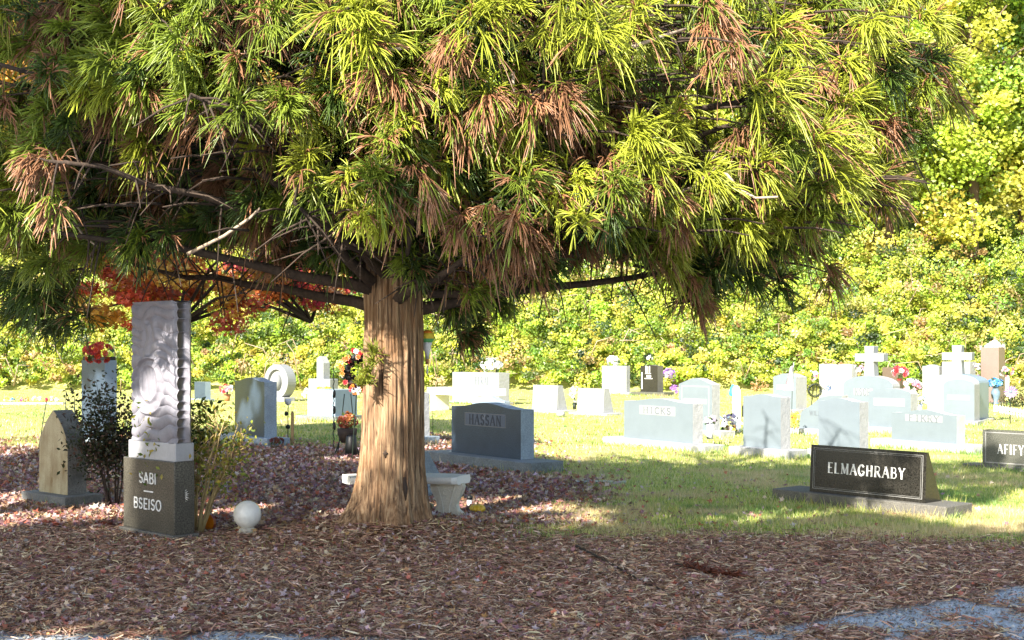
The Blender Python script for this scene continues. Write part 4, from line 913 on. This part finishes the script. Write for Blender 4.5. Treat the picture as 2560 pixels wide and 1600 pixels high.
MB().tube([(.14, -.25, .52), (.15, -.262, .42), (.16, -.27, .30)], [.015, .03, .012], 8).build('scar', M['stem_dark'], tr_o, smooth=True)
def Rmax(az, z):
    c, s = np.cos(az), np.sin(az)
    rx = np.where(c > 0, 5.1, 4.6); ry = np.where(s < 0, 2.75, 3.0)
    base = 1/np.sqrt((c/rx)**2+(s/ry)**2)
    return base*np.interp(z, [1.6, 2.4, 3.6, 4.6, 5.3, 6.2], [.82, .95, 1.0, .86, .55, .22])
tc, ta, ts, tk = [], [], [], []                                  # tuft centre, axis, size, kind
twigs = MB()
nl = 54
for i in range(nl):
    az = i*2.39996+.3; z0 = 1.95+2.85*(i/nl)**1.05; L = float(Rmax(np.array(az), z0+.3))*rng.uniform(.82, 1.0)
    d = np.array([math.cos(az), math.sin(az), 0]); u = np.linspace(0, 1, 9)
    zz = z0+L*(.22*u-.16*u**2+.10*u**3)+rng.normal(0, .02, 9)
    wob = np.cumsum(rng.normal(0, .03, (9, 3)), 0)*np.array([1, 1, .3])
    pth = d[None]*(L*u)[:, None]+wob*u[:, None]; pth[:, 2] = zz
    MB().tube(pth, np.interp(u, [0, .15, 1], [.075, .05, .012])*(1 if z0 < 5 else .7), 7).build('limb', M['bark_dark'], cedar, smooth=True)
    for j in range(int(14*L)):
        f = rng.uniform(.30, 1.03); p0 = np.array([np.interp(min(f, 1), u, pth[:, q]) for q in range(3)])
        lat = np.cross(d, [0, 0, 1])*rng.normal(0, .42)*(1.15-.5*f); p = p0+lat+np.array([0, 0, rng.normal(-.06, .2)])+d*rng.uniform(-.1, .2)
        ax = norm(d*.8+lat*.7+np.array([0, 0, .35])+rng.normal(0, .25, 3))
        tc.append(p+O); ta.append(ax); ts.append(rng.uniform(.30, .5)); tk.append(-1); twigs.tube([p0, (p0+p)/2+np.array([0, 0, .03]), p], [.010, .007, .004], 4)
# extra sprays filling the side that faces the drive
for i in range(430):
    x = rng.uniform(-60, 2330); y = rng.uniform(-120, 600); D = rng.uniform(8.3, 9.6)+.00045*abs(x-1000); P = at(x, y, D)
    d = norm((P-O)*np.array([1, 1, 0])); tc.append(P); ta.append(norm(d*.75+np.array([0, -.25, .45])+rng.normal(0, .25, 3))); ts.append(rng.uniform(.30, .5)); tk.append(-1)
    twigs.tube([P-O-d*.45+np.array([0, 0, .06]), P-O-d*.2+np.array([0, 0, .05]), P-O], [.011, .008, .005], 4)
for i in range(230):
    x = rng.uniform(180, 860); y = rng.uniform(230, 640); D = rng.uniform(10.9, 12.6); P = at(x, y, D); d = norm((P-O)*np.array([1, 1, 0]))
    tc.append(P); ta.append(norm(d*.6+np.array([0, -.2, .3])+rng.normal(0, .3, 3))); ts.append(rng.uniform(.4, .6)); tk.append(-2)
# sprays hanging at the skirts (underside shade put into the deep tint)
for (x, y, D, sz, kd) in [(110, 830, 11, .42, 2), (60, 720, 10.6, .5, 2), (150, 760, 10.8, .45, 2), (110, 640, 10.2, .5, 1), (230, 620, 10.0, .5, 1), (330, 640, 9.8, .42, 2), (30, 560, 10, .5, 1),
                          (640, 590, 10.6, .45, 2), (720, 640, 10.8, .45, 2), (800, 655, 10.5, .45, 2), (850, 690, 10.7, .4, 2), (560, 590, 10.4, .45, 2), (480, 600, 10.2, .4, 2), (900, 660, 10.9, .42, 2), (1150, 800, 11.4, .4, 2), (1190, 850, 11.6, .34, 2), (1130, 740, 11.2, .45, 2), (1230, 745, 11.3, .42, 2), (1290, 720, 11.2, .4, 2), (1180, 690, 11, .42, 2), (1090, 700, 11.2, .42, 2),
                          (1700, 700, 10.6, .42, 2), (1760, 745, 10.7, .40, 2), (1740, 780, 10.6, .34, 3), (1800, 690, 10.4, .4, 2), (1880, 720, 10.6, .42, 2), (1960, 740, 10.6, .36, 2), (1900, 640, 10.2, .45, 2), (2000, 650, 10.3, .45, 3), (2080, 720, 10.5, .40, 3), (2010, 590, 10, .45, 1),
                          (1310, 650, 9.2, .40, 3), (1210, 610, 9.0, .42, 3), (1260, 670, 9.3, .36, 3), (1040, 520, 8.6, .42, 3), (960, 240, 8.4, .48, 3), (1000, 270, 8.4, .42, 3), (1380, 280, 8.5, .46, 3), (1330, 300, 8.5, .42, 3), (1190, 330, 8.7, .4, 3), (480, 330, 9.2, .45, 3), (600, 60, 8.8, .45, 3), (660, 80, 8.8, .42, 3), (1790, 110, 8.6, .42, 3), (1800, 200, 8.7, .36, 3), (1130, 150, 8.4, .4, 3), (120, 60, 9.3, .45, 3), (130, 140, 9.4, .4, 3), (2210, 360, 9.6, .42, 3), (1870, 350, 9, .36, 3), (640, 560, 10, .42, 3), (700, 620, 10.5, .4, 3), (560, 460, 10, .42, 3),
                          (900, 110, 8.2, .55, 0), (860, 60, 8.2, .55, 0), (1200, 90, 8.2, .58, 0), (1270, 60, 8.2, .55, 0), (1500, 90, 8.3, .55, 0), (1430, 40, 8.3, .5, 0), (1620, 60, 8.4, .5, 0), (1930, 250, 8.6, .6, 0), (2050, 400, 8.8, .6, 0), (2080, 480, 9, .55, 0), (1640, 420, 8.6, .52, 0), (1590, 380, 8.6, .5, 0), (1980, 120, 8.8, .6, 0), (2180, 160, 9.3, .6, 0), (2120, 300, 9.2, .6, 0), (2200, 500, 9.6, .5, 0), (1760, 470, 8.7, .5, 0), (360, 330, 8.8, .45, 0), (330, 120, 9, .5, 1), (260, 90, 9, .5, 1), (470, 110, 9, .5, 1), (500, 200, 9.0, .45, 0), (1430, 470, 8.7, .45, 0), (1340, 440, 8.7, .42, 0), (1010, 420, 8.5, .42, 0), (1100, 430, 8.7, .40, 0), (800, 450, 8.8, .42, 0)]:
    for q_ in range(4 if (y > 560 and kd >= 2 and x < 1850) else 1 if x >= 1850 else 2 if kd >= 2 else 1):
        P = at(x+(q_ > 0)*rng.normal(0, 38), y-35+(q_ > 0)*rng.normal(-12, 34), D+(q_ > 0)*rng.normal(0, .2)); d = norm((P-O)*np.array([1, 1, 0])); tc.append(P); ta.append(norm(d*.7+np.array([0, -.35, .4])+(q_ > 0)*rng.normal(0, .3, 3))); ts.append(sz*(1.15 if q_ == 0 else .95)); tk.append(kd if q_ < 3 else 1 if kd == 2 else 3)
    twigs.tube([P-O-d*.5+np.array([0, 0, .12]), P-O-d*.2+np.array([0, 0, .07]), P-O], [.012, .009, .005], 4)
for (x_, y_, z_) in [(-1.3, 10.35, 2.75), (-.85, 10.4, 2.6), (-1.1, 10.3, 2.9), (-1.5, 10.5, 2.65), (-.6, 10.5, 2.7), (-.95, 10.3, 2.75), (-1.2, 10.4, 3.1), (-.7, 10.45, 3.0), (-1.6, 10.4, 3.0), (-.4, 10.6, 2.6), (-1.8, 10.6, 2.75), (-.2, 10.9, 2.5)]:
    tc.append(np.array([x_, y_, z_])); ta.append(norm(np.array([(x_-TX)*.8, -.4, .25]))); ts.append(.42); tk.append(2)  # sprays at the trunk top, their shade put into the deep tint
for i in range(16):
    tc.append(np.array([-1.62+rng.uniform(-.5, .5), 9.75+rng.uniform(-.3, .3), 3.05+rng.uniform(-.25, .35)])); ta.append(norm(np.array([-.3, -.5, .5])+rng.normal(0, .3, 3))); ts.append(.45); tk.append(rng.choice([1, 2, 3]))
tc = np.array(tc); ta = np.array(ta); ts = np.array(ts)*.80; tk = np.array(tk)
px, py = proj(tc)
low = np.interp(px, np.array([0, 130, 200, 400, 600, 780, 930, 1100, 1250, 1450, 1560, 1650, 1800, 1900, 2100, 2250, 2330])*1.058,
                np.array([790, 850, 670, 610, 600, 640, 660, 800, 730, 630, 680, 750, 700, 640, 550, 400, 40])*1.058)
hang = ts*.85*F/tc[:, 1]
ok = (py+hang < low) | (tk >= 0)
ok &= ~((tc[:, 1] > 11) & (py < -40))
sh_ = tc+LDIR*((tc[:, 2]-.6)/-LDIR[2])[:, None]
ok &= ~(((py < 30) | ((tc[:, 1] > 11.2) & (py < 520) & (rng.uniform(size=len(tc)) < .92))) & (sh_[:, 0] > .2) & (sh_[:, 0] < 7.5) & (sh_[:, 1] > 16.3) & (sh_[:, 1] < 23))
ok &= ~((tk == -1) & (px > 170) & (px < 820) & (py > 270) & (py < 600) & (tc[:, 1] < 10.9) & (rng.uniform(size=len(tc)) < .80))
ok &= ~((tc[:, 1] < 9.6) & (py+hang > 640) & (tk < 0))
ok &= ~((tc[:, 1] < 10.9) & (px > 830) & (px < 1100) & (py+hang > 735))
ok &= tc[:, 1] > 7.9
rad_ = np.hypot((tc[:, 0]-TX)/4.8, (tc[:, 1]-TY)/2.9)
ok &= (tk >= 0) | (rad_ < .6) | (fbm(tc[:, 0]+.6*tc[:, 1], tc[:, 2]*1.4, .62) > .40)
ok &= (tk >= 0) | (rad_ > .42) | (rng.uniform(size=len(tc)) < .6)
ok &= (px < 2500) | (tc[:, 2] > 5.4)
rel = tc-np.array([TX, TY-.25, 1.2]); tt = -(rel@LDIR); perp = rel+tt[:, None]*LDIR                # keep the sun's path to the trunk open
ok &= ~((tt > .2) & (np.abs(perp[:, 0]) < .45) & (np.abs(perp[:, 2]) < .55))
tc, ta, ts, tk, px, py = tc[ok], ta[ok], ts[ok], tk[ok], px[ok], py[ok]
m = len(tc); print('TUFTS', m)
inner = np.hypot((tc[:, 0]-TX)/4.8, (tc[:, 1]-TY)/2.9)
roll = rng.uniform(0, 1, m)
kind = np.where(tk == -2, np.where(roll < .75, 2, 3), np.where(tk >= 0, tk, np.where(inner < .55, np.where(roll < .55, 2, np.where(roll < .78, 3, 1)), np.where(roll < .10, 3, np.where(roll < np.where(px < 760, .34, .66), 0, np.where(roll < .9, 1, 2))))))  # left side and hollow get darker kinds: crown shade put into tuft colour
KN = 58; keys = ['fresh', 'mid', 'deep', 'dead']
ids = np.repeat(np.arange(m), KN)
fade = (kind[ids] == 3)
sub = norm(rng.normal(size=(m, 5, 3)))*.30                                                          # five twiglets per tuft
sel = rng.integers(0, 5, m*KN)
tw = sub[ids, sel]
dirs = norm(ta[ids]*.55+tw*1.3+rng.normal(0, .38, (m*KN, 3)))
base = tc[ids]+tw*ts[ids, None]*.55-ta[ids]*ts[ids, None]*.12+rng.normal(0, .012, (m*KN, 3))
Ls = ts[ids]*rng.uniform(.30, .78, m*KN); droop = rng.uniform(.30, .75, m*KN)+.40*fade
rad = rng.uniform(.0040, .0068, m*KN)
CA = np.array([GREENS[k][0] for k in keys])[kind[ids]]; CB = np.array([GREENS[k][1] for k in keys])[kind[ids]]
j = (1+rng.uniform(-.25, .25, (m, 1)))[ids]*(1+rng.uniform(-.15, .15, (m*KN, 1)))
pb = np.where(kind == 3, rng.uniform(.6, .95, m), rng.beta(1, 9, m))[ids]
CA = np.where(fade[:, None], np.array(GREENS['mid'][0]), CA); CB = np.where(fade[:, None], np.array(GREENS['mid'][1]), CB)
brown = rng.uniform(0, 1, m*KN) < pb
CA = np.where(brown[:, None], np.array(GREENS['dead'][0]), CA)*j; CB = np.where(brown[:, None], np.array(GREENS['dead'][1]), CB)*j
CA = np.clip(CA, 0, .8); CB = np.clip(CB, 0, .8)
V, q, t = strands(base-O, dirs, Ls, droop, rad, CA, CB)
VV, QQ, TT = [V], [q], [t]
for f_, l_ in ((.30, .62), (.5, .5)):                                                                # side shoots
    b2 = base-O+dirs*(Ls*f_)[:, None]; b2[:, 2] -= Ls*droop*f_**2
    d2 = dirs.copy(); d2[:, 2] -= 2*droop*f_; d2 = norm(norm(d2)+rng.normal(0, .30, d2.shape))
    V, q, t = strands(b2, d2, Ls*l_*rng.uniform(.8, 1.2, len(Ls)), droop*.45, rad*.88, CA*.5+CB*.5, np.clip(CB*1.05, 0, .85), seg=3)
    QQ.append(q+sum(len(v) for v in VV)); VV.append(V); TT.append(t)
V, q, t = np.concatenate(VV), np.concatenate(QQ), np.concatenate(TT)
open('/tmp/tufts.txt', 'w').write(str((m, len(q)))) if False else None
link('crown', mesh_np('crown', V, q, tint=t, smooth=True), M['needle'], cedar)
twigs.build('twigs', M['bark_dark'], cedar, smooth=True)
for pts, r0 in (([(1640, 500, 9.6), (1730, 470, 9.3), (1800, 410, 9.1), (1812, 395, 9.0)], .018), ([(1812, 430, 9.0), (1850, 475, 8.9), (1890, 495, 8.8), (1945, 492, 8.7)], .013), ([(470, 635, 9.6), (560, 590, 9.4), (625, 545, 9.3), (650, 520, 9.3)], .016), ([(185, 555, 9.8), (210, 590, 9.7), (240, 615, 9.6)], .012), ([(930, 128, 8.5), (1000, 122, 8.5), (1090, 100, 8.6)], .013), ([(1580, 118, 8.5), (1650, 92, 8.5), (1715, 72, 8.6)], .015), ([(1282, 180, 8.6), (1284, 220, 8.6), (1290, 262, 8.5)], .012), ([(1036, 320, 8.9), (1034, 420, 8.9), (1028, 560, 9.0), (1010, 700, 10.3)], .030), ([(1240, 505, 8.9), (1300, 500, 8.8), (1400, 498, 8.8)], .012), ([(1070, 735, 10.6), (1200, 735, 10.7), (1320, 700, 10.7), (1470, 605, 10.4), (1540, 575, 10.2)], .035), ([(930, 705, 10.5), (870, 650, 10.3), (815, 585, 10.1), (740, 500, 9.8), (640, 420, 9.6)], .055), ([(1700, 560, 10.2), (1760, 530, 10.1), (1850, 510, 10), (1880, 490, 9.8)], .028)):
    P = np.array([at(*p_) for p_ in pts])-O
    MB().tube(P, np.linspace(r0, r0*.6, len(P)), 8).build('branch', M['branch_pale'] if r0 < .02 else M['bark_dark'], cedar, smooth=True)
# sprout on the trunk
n = 240; c0 = at(925, 955, 10.42)-O
cl_ = np.array([(0, 0, .0), (.02, -.02, .16), (-.06, -.03, -.02), (.05, -.02, .25), (-.02, -.03, .08)])
sel = rng.integers(0, 5, n); base = c0+cl_[sel]*1.0+rng.normal(0, .015, (n, 3)); dirs = norm(np.array([-.1, -.45, .75])+rng.normal(0, .55, (n, 3)))
V, q, t = strands(base, dirs, rng.uniform(.06, .16, n), rng.uniform(0, .3, n), np.full(n, .0045), pick([(.22, .26, .03), (.28, .30, .04)], n), pick([(.36, .40, .05)], n))
link('sprout', mesh_np('sprout', V, q, tint=t, smooth=True), M['needle'], cedar)
# fallen cedar branches on the drive litter
def fallen(label, pts, n, col, dark):
    P = np.array([gnd(x, y) for x, y in pts])+np.array([0, 0, .03]); e = thing('fallen_branch', label, 'branch', P[0]); P = P-P[0]+np.array([0, 0, .0])
    MB().tube(P, np.linspace(.012, .005, len(P)), 6).build('twig', M[dark], e, smooth=True)
    if n:
        u = rng.uniform(.1, 1, n); b = np.stack([np.interp(u, np.linspace(0, 1, len(P)), P[:, q]) for q in range(3)], -1)
        V, q, t = strands(b, norm(np.array([.5, 0, .15])+rng.normal(0, .6, (n, 3))*np.array([1, 1, .4])), rng.uniform(.05, .14, n), np.full(n, .25), np.full(n, .006), pick([col], n), pick([c3(col, 1.4)], n))
        link('needles', mesh_np('needles', V, q, tint=t, smooth=True), M['needle'], e)
fallen('reddish brown dead cedar spray lying on the litter right of centre', [(1690, 1420), (1760, 1440), (1850, 1452)], 240, (.17, .055, .03), 'stem_dark')
fallen('long thin dark twig lying bare on the litter below the sunny lawn', [(1440, 1375), (1520, 1415), (1600, 1462), (1665, 1490)], 0, (.1, .1, .1), 'stem_dark')
# ------------------------------------------------------------------ maples
def clumped_crown(nleaf, rx, ry, rz, nclump, cr, pal, size, seed_up=None, star=False, flat=.8, p=None):
    c = norm(rng.normal(size=(nclump, 3)))*(rng.uniform(0, 1, (nclump, 1))**.45)*np.array([rx, ry, rz])
    k = rng.integers(nclump, size=nleaf); cs = rng.uniform(.6, 1.3, nclump)*cr
    pos = c[k]+norm(rng.normal(size=(nleaf, 3)))*(rng.uniform(.35, 1, (nleaf, 1)))*cs[k, None]*np.array([1, 1, flat])
    cols = pick(pal, nclump, .3, p)[k]*(1+rng.uniform(-.3, .3, (nleaf, 1)))
    sz = rng.uniform(.7, 1.3, nleaf)*size
    if star:
        V, f, t = star_leaves(pos, sz, np.clip(cols, 0, .9), up=(0, -.4, .8)); return mesh_np('crown', V, tris=f, tint=t)
    V, f, t = leaf_quads(pos, sz, np.clip(cols, 0, .9), up=(-.5, -1.3, .9), aspect=.8); return mesh_np('crown', V, f, tint=t)
def maple(label, x, D, xc, yc, rx, ry, rz, pal, n):
    P = np.array([(x-CX)/F*D, D, 0]); e = thing('maple_tree', label, 'tree', P)
    o = link('crown', clumped_crown(n, rx, ry, rz, 52, .40, pal, .125, star=True, flat=.55), M['leafy'], e); o.location = at(xc, yc, D)-P
    C0 = at(xc, yc, D)-P
    MB().tube([(0, 0, -.1), (.02, 0, 2.35), C0*np.array([.5, 1, .95]), C0+np.array([0, 0, 2.0])], [.12, .09, .06, .03], 8).build('trunk', M['bark_grey'], e, smooth=True)
    mb = MB()
    for i in range(9): a = rng.uniform(0, 2*math.pi); mb.tube([C0*.75, C0+np.array([math.cos(a)*rx*.5, math.sin(a)*ry*.5, rng.uniform(-.4, .6)]), C0+np.array([math.cos(a)*rx*.95, math.sin(a)*ry*.9, rng.uniform(-.8, .8)])], [.04, .025, .008], 5)
    mb.build('boughs', M['stem_dark'], e, smooth=True)
maple('orange autumn maple hanging behind the carved monument', 405, 22, 455, 718, 2.0, 1.3, .95, [(.52, .24, .03), (.50, .16, .025), (.56, .30, .05), (.44, .08, .03)], 7000)
maple('crimson autumn maple branches left of the cedar trunk', 948, 24, 720, 712, 1.45, 1.0, .66, [(.36, .03, .04), (.42, .05, .04), (.30, .02, .05), (.46, .14, .03)], 3800)
# ------------------------------------------------------------------ woods behind
YG = [(.41, .50, .045), (.53, .56, .07), (.31, .43, .045), (.58, .52, .12), (.18, .29, .04)]
GRN = [(.34, .46, .045), (.44, .52, .06), (.18, .28, .035), (.52, .50, .07)]
ORA = [(.55, .30, .05), (.60, .38, .07), (.42, .32, .05), (.30, .32, .04)]
# vine covered bank
nc = 4600; per = 64
cx_ = rng.uniform(-27, 27, nc); u = rng.uniform(0, 1, nc)**.85; cy_ = 50.6+u*6.8
cz_ = hillz(cy_)+.25+rng.gamma(1.6, .38, nc)*(1+.8*u); cz_ = np.clip(cz_, .15, 9)
cr_ = rng.uniform(.22, .75, nc)*(.6+.5*u)
k_ = np.repeat(np.arange(nc), per); n = nc*per
pos = np.stack([cx_, cy_, cz_], -1)[k_]+norm(rng.normal(size=(n, 3)))*(rng.uniform(.3, 1, (n, 1)))*cr_[k_, None]*np.array([1.15, .8, .8]); pos[:, 2] = np.maximum(pos[:, 2], .02)
big = fbm(cx_, cz_*1.7, 3.1); cc = pick(YG, nc, .35); cc[big > .56] = pick(GRN, (big > .56).sum(), .35); br = rng.uniform(size=nc) < .06; cc[br] = pick([(.50, .36, .16), (.60, .46, .22), (.36, .22, .09)], br.sum(), .25)
dk = rng.uniform(size=nc) < .09; cc[dk] = pick([(.05, .10, .02), (.04, .07, .02), (.10, .15, .03)], dk.sum(), .25)  # dark clumps: shaded gaps of the bank put into leaf colour
cols = np.clip(cc[k_]*(1+rng.uniform(-.35, .35, (n, 1))), 0, .85)
V, q, t = leaf_quads(pos, rng.uniform(.07, .17, n), cols, up=(-.5, -1.5, .9), aspect=.75)
link('undergrowth', mesh_np('undergrowth', V, q, tint=t), M['leafy'], kind='stuff', label='sunlit yellow green vines and undergrowth covering the bank behind the graves', category='undergrowth')
bs = MB()
for i in range(150):
    x = rng.uniform(-25, 25); u_ = rng.uniform(0, .9); y = 50.2+u_*6; z = float(hillz(np.array(y)))+rng.uniform(.2, 1.4); l_ = rng.uniform(.5, 1.7); a = rng.uniform(-1, 1)
    bs.tube([(x, y-.5, z-.3), (x+.35*l_*a, y-.75, z+.45*l_), (x+l_*a, y-.8, z+.5*l_*rng.uniform(.3, 1.4))], [.03, .022, .01], 4)
bs.build('bramble_stems', M['branch_pale'], None, smooth=True, kind='stuff', label='tan bare bramble stems poking out of the sunlit bank', category='stems')
protos = []
for pal_, sh in ((YG, (4.6, 3.2, 8.0)), (GRN, (4.2, 3.0, 8.6)), (ORA, (4.0, 3.0, 7.6)), (YG, (5.2, 3.2, 7.2))):
    me = clumped_crown(26000, *sh, 90, 1.25, pal_, .215, flat=.8)
    me.materials.append(M['leafy'])
    tm = MB().tube([(0, 0, -.5), (.2, .1, 5), (0, .2, 11), (.1, 0, 18)], [.32, .26, .18, .05], 8)
    for i in range(14):
        a = rng.uniform(0, 2*math.pi); zz = rng.uniform(4, 14); tm.tube([(0.1, .1, zz), (math.cos(a)*1.6, math.sin(a)*1.2, zz+1), (math.cos(a)*3.4, math.sin(a)*2.4, zz+1.8)], [.10, .07, .03], 5)
    o = tm.build('trunk', M['bark_grey'], None, smooth=True); tme = o.data; bpy.data.objects.remove(o)
    protos.append((me, tme, sh))
LAB = {0: 'tall yellow green leafy tree in the woods behind the graves', 1: 'tall fresh green leafy tree in the woods behind the graves', 2: 'tall orange tinged autumn tree in the woods at the left', 3: 'broad yellow green tree in the woods behind the graves'}
spots = [(-24, 58, 2, 1.05), (-20, 61, 2, 1.0), (-17, 57, 0, .95), (-12.5, 60, 1, 1.1), (-9, 57.5, 2, .9), (-5, 60, 3, 1.0), (-1, 58, 1, .95), (3.5, 61, 0, 1.1), (7, 58, 3, .95), (11, 60, 1, 1.05), (14.5, 57.5, 0, 1.0), (18.5, 59.5, 3, 1.05), (22, 57.5, 1, 1.0), (25.5, 60, 0, 1.1), (-27.5, 60, 0, 1.0), (29, 58.5, 3, 1.0),
         (-22, 68, 0, 1.25), (-14, 69, 1, 1.3), (-6, 68, 0, 1.25), (2, 70, 1, 1.3), (10, 68, 3, 1.3), (18, 70, 0, 1.3), (26, 68, 1, 1.25), (-30, 70, 2, 1.2), (33, 70, 3, 1.3)]
for x, y, k, s in spots:
    me, tme, sh = protos[k]
    e = thing('woodland_tree', LAB[k], 'tree', (x, y, float(hillz(np.array(float(y))))-.1), rng.uniform(-.5, .5), 'trees of the woods behind the graves'); e.scale = (s, s, s)
    o = link('crown', me, None, e); o.location = (0, 0, 1.5+sh[2]); link('trunk', tme, None, e)
# near trees standing beside and behind the viewpoint (they throw the shade over the drive)
sm = clumped_crown(5200, 3.6, 1.75, 1.1, 46, .75, GRN, .34, flat=.7); sm.materials.append(M['leafy'])
tmb = MB().tube([(0, 0, -.2), (.1, 0, 4), (0, 0, 8.5)], [.24, .2, .12], 10)
for i in range(8): a = i*.8; tmb.tube([(0, 0, 6.5), (math.cos(a)*1.3, math.sin(a)*.6, 8), (math.cos(a)*2.8, math.sin(a)*1.3, 9.2)], [.1, .07, .03], 6)
o = tmb.build('trunk', M['bark_grey'], None, smooth=True); stm = o.data; bpy.data.objects.remove(o)
for (x, y, h_, rz_, sx) in ((-9.7, -3.1, 9.0, .17, 1.0), (-4.6, -3.05, 9.0, -.16, 1.0), (-6.2, -6.3, 9.4, .0, 1.1), (-10.6, 3.0, 9.0, .10, 1.0), (-9.0, 2.9, 9.1, .1, .75), (-13.2, 3.6, 9.2, .3, .9), (-12.6, 7.2, 9.3, .5, 1.0), (-11.6, 12.4, 9.2, .2, 1.0)):
    e = thing('shade_tree', 'broad leafy tree near the viewpoint shading the drive', 'tree', (x, y, 0), rz_, 'shade trees beside the drive'); e.scale = (sx, sx, 1)
    o = link('crown', sm, None, e); o.location = (0, 0, h_); link('trunk', stm, None, e)
# ------------------------------------------------------------------ light, sky, camera
wd_ = bpy.data.worlds.new('World'); sc.world = wd_; wd_.use_nodes = True; nt = wd_.node_tree; nt.nodes.clear()
sky = nt.nodes.new('ShaderNodeTexSky'); sky.sky_type = 'NISHITA'; sky.sun_disc = False; sky.sun_elevation = EL; sky.sun_rotation = math.pi+TH
bg = nt.nodes.new('ShaderNodeBackground'); bg.inputs[1].default_value = .10; ow = nt.nodes.new('ShaderNodeOutputWorld')
nt.links.new(sky.outputs[0], bg.inputs[0]); nt.links.new(bg.outputs[0], ow.inputs[0])
sd = bpy.data.lights.new('sun', 'SUN'); sd.energy = 5.0; sd.angle = R(.55); sd.color = (1, .94, .83)
so = bpy.data.objects.new('sun', sd); COL.objects.link(so); so.rotation_euler = Vector(LDIR).to_track_quat('-Z', 'Y').to_euler(); so.location = (-10, -10, 20)
cam = bpy.data.cameras.new('camera'); cam.sensor_width = 36; cam.lens = 36*F/2560; cam.shift_y = (HY-800)/2560; cam.clip_end = 600; cam.clip_start = .05
co = bpy.data.objects.new('camera', cam); COL.objects.link(co); co.location = (0, 0, EYE); co.rotation_euler = (R(90), 0, 0); sc.camera = co
sc.view_settings.view_transform = 'Standard'; sc.view_settings.look = 'None'; sc.view_settings.exposure = 1.55; sc.view_settings.gamma = 1
sc.cycles.max_bounces = 6; sc.cycles.diffuse_bounces = 3; sc.cycles.transparent_max_bounces = 4
